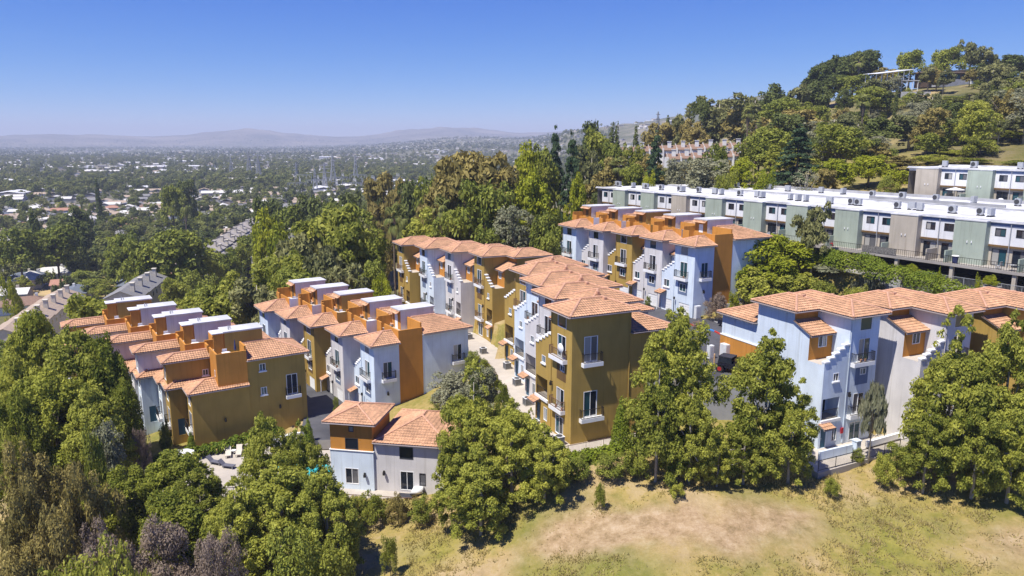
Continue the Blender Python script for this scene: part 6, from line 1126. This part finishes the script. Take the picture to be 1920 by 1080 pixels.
# ------------------------------------------------------------------ the valley beyond: trees and houses too many to count
def stuff_mesh(name, V, F, m, label, cat, tint=None):
    me = bpy.data.meshes.new(name); me.from_pydata(V, [], F)
    if tint is not None: at_ = me.attributes.new('tint', 'FLOAT', 'POINT'); at_.data.foreach_set('value', tint)
    me.materials.append(m); o = bpy.data.objects.new(name, me); COL.objects.link(o); tag(o, label, cat, kind='stuff'); return o
r = np.random.default_rng(123)
def scatter(n, r0, r1, u0, u1, gap):
    rad = np.exp(r.uniform(math.log(r0), math.log(r1), n)); u = r.uniform(u0, u1, n); az = np.arctan((u - 960) / 1400); X, Y = rad * np.sin(az), rad * np.cos(az)
    k = vnoise(X / gap, Y / gap, 77) > r.random(n) * 0.55; return X[k], Y[k], rad[k]
def valley_trees(name, X, Y, hs, m, per, label, seed):
    rr_ = np.random.default_rng(seed); n = len(X); Z = height(X, Y, False); h = hs
    C = np.stack([X, Y, Z + h * .55], 1); q = per; d = rr_.normal(size=(n, q, 3)); d /= np.linalg.norm(d, axis=2)[:, :, None]; d[:, :, 2] = np.abs(d[:, :, 2]) * 1.1 - 0.35
    wf = (0.45 + 0.25 * rr_.random(n))[:, None, None]; pos = C[:, None, :] + d * h[:, None, None] * np.concatenate([np.repeat(wf, q, 1), np.repeat(wf, q, 1), np.full((n, q, 1), 0.5)], 2) * (0.6 + .5 * rr_.random((n, q, 1)))
    nr_ = d * .8 + np.array([0, 0, .5]) + rr_.normal(size=(n, q, 3)) * .4; nr_ /= np.linalg.norm(nr_, axis=2)[:, :, None]; t = np.cross(nr_, rr_.normal(size=(n, q, 3))); t /= np.linalg.norm(t, axis=2)[:, :, None]; b = np.cross(nr_, t); s = (h[:, None] * (0.13 + .12 * rr_.random((n, q))))[:, :, None]
    V = np.stack([pos - t * s, pos + b * s * .8, pos + t * s, pos - b * s * .8], 2).reshape(-1, 3); F = np.arange(len(V)).reshape(-1, 4)
    me = bpy.data.meshes.new(name); me.vertices.add(len(V)); me.vertices.foreach_set('co', V.ravel()); me.loops.add(len(V)); me.loops.foreach_set('vertex_index', F.ravel()); me.polygons.add(len(F)); me.polygons.foreach_set('loop_start', np.arange(len(F)) * 4); me.update(calc_edges=True)
    at_ = me.attributes.new('tint', 'FLOAT', 'POINT'); at_.data.foreach_set('value', np.repeat(np.clip(np.repeat(rr_.random(n), q) * .7 + rr_.random(n * q) * .3, 0, 1), 4)); me.materials.append(m); o = bpy.data.objects.new(name, me); COL.objects.link(o); tag(o, label, 'trees', kind='stuff')
# tree cover by instancing a few crown meshes on scattered points
protos = bpy.data.collections.new('valley_tree_prototypes')
for kd in ('vb', 'vd', 'vl', 'vc'):
    for t_, c_ in KIND[kd]['v']: protos.objects.link(bpy.data.objects.new('tree_prototype', c_))
def instanced_trees(name, X, Y, h, label, seed):
    rr_ = np.random.default_rng(seed); n = len(X); Z = height(X, Y, False); me = bpy.data.meshes.new(name); me.from_pydata(np.stack([X, Y, Z], 1).tolist(), [], [])
    np_ = len(protos.objects); pick = rr_.choice(np_, n, p=np.array([.2, .2, .15, .15, .1, .1, .1][:np_]) / sum([.2, .2, .15, .15, .1, .1, .1][:np_]))
    for nm_, ar, ty in (('tree_scale', h / 10.0, 'FLOAT'), ('tree_turn', rr_.random(n) * 6.28, 'FLOAT'), ('tree_pick', pick, 'INT')): at_ = me.attributes.new(nm_, ty, 'POINT'); at_.data.foreach_set('value', ar.astype(np.int32) if ty == 'INT' else ar)
    o = bpy.data.objects.new(name, me); COL.objects.link(o); tag(o, label, 'trees', kind='stuff')
    ng = bpy.data.node_groups.new(name, 'GeometryNodeTree'); ng.interface.new_socket('Geometry', in_out='INPUT', socket_type='NodeSocketGeometry'); ng.interface.new_socket('Geometry', in_out='OUTPUT', socket_type='NodeSocketGeometry'); N = ng.nodes; Lk = ng.links
    gi, go = N.new('NodeGroupInput'), N.new('NodeGroupOutput'); ci = N.new('GeometryNodeCollectionInfo'); ci.inputs['Collection'].default_value = protos; ci.inputs['Separate Children'].default_value = True; ci.inputs['Reset Children'].default_value = True
    ip = N.new('GeometryNodeInstanceOnPoints'); ip.inputs['Pick Instance'].default_value = True
    def named(nm_, ty): q = N.new('GeometryNodeInputNamedAttribute'); q.data_type = ty; q.inputs['Name'].default_value = nm_; return q.outputs['Attribute']
    cx = N.new('ShaderNodeCombineXYZ'); Lk.new(named('tree_turn', 'FLOAT'), cx.inputs['Z']); mp_ = N.new('GeometryNodeMeshToPoints') if False else None
    Lk.new(gi.outputs[0], ip.inputs['Points']); Lk.new(ci.outputs[0], ip.inputs['Instance']); Lk.new(named('tree_pick', 'INT'), ip.inputs['Instance Index']); Lk.new(cx.outputs[0], ip.inputs['Rotation']); Lk.new(named('tree_scale', 'FLOAT'), ip.inputs['Scale']); Lk.new(ip.outputs[0], go.inputs[0])
    md = o.modifiers.new('scatter', 'NODES'); md.node_group = ng
X, Y, rad = scatter(3300, 320, 1000, -80, 820, 60); k = np.array([clear_of(x, y, hp, 7) for x, y in zip(X, Y)]); X, Y = X[k], Y[k]; instanced_trees('valley_trees', X, Y, 4.5 + 8 * r.random(len(X)) ** 1.4, 'trees of the near valley floor between the houses', 1)
X, Y, rad = scatter(7000, 950, 3300, -80, 1150, 140); instanced_trees('far_valley_trees', X, Y, 7 + 9 * r.random(len(X)), 'tree cover of the middle valley', 2)
X, Y, rad = scatter(9000, 3000, 9500, -80, 1300, 350); valley_trees('horizon_trees', X, Y, 10 + 10 * r.random(len(X)), leafmat('horizon_leaves', (0.03, 0.055, 0.03), (0.08, 0.10, 0.05)), 8, 'tree cover of the far valley up to the mountains', 3)
def far_houses(n, r0, r1, u0, u1, name, label, big=1.0):
    X, Y, rad = scatter(n, r0, r1, u0, u1, 90); Z = height(X, Y, False)
    for ci, (wm, rm) in enumerate(((WALLC[0], ROOFC[4]), (WALLC[1], ROOFC[1]), (WALLC[2], ROOFC[0])) if big < 2 else ((WALLC[0], ROOFW), (WALLC[1], ROOFW), (WALLC[2], ROOFC[4]))):
        bw, br = MB(), MB()
        for x, y, z in zip(X[ci::3], Y[ci::3], Z[ci::3]):
            w, d, h = hr.uniform(10, 18) * big, hr.uniform(8, 11) * big, hr.uniform(3, 4.5) * (1 + (big - 1) * .4); rz = .35 + hr.choice((0, 1.57)); c_, s_ = math.cos(rz), math.sin(rz)
            k = len(bw.v); bw.box(-w / 2, w / 2, -d / 2, d / 2, -1, h); bw.v[k:] = [(x + a * c_ - b * s_, y + a * s_ + b * c_, z + c) for a, b, c in bw.v[k:]]
            g_ = gable(w, d, h, 1.8); g_.v = [(x + a * c_ - b * s_, y + a * s_ + b * c_, z + c) for a, b, c in g_.v]; k = len(br.v); br.v += g_.v; br.f += [tuple(i + k for i in f) for f in g_.f]
        o = bw.build(name, wm); tag(o, f'{label}, {("cream", "white", "beige")[ci]} walled ones', 'houses', kind='stuff'); br.build('roofs', rm, o)['kind'] = 'stuff'
far_houses(1100, 620, 1900, -80, 1000, 'distant_houses', 'many small houses of the middle valley'); far_houses(1300, 1900, 6000, -80, 1250, 'horizon_houses', 'countless small houses of the far valley', 1.25); far_houses(150, 800, 3600, -60, 950, 'warehouses', 'scattered large flat valley buildings', 2.6)
# streets of the valley
ROADM = mat('pale_street', (0.34, 0.32, 0.31), 0.9)
def street(pts, w, name='street'):
    P = []
    for (u0, v0, z0), (u1, v1, z1) in zip(pts[:-1], pts[1:]):
        a, b = at_z(u0, v0, z0), at_z(u1, v1, z1); P += [a + (b - a) * k / 24 for k in range(24)]
    m_ = MB()
    for p, q in zip(P[:-1], P[1:]):
        d = (q - p)[:2]; d /= np.linalg.norm(d); nn = np.array([-d[1], d[0], 0]) * w / 2; zz = lambda c: np.array([c[0], c[1], float(height([c[0]], [c[1]])[0]) + .35]); m_.face([zz(p - nn), zz(q - nn), zz(q + nn), zz(p + nn)])
    o = m_.build(name, ROADM); o['kind'] = 'structure'
street([(440, 384, -54), (490, 366, -55)], 14); street([(610, 322, -56), (662, 293, -56)], 22); street([(0, 545, -57), (60, 520, -57), (110, 470, -57)], 9); street([(0, 470, -57), (130, 425, -57), (300, 390, -57)], 9)
# ------------------------------------------------------------------ the air of the valley
hz = MB().box(-16000, 16000, -40, 15900, -120, max(float(GZ.max()) + 22, 62)).build('haze', None); hz['kind'] = 'stuff'
m, n, l, p = _nodes('valley_haze'); n.remove(p); pv = n.new('ShaderNodeVolumePrincipled'); pv.inputs['Color'].default_value = (0.78, 0.84, 0.98, 1); pv.inputs['Density'].default_value = 1.45e-4; pv.inputs['Anisotropy'].default_value = 0.0
l.new(pv.outputs[0], n['Material Output'].inputs['Volume']); hz.data.materials.append(m)
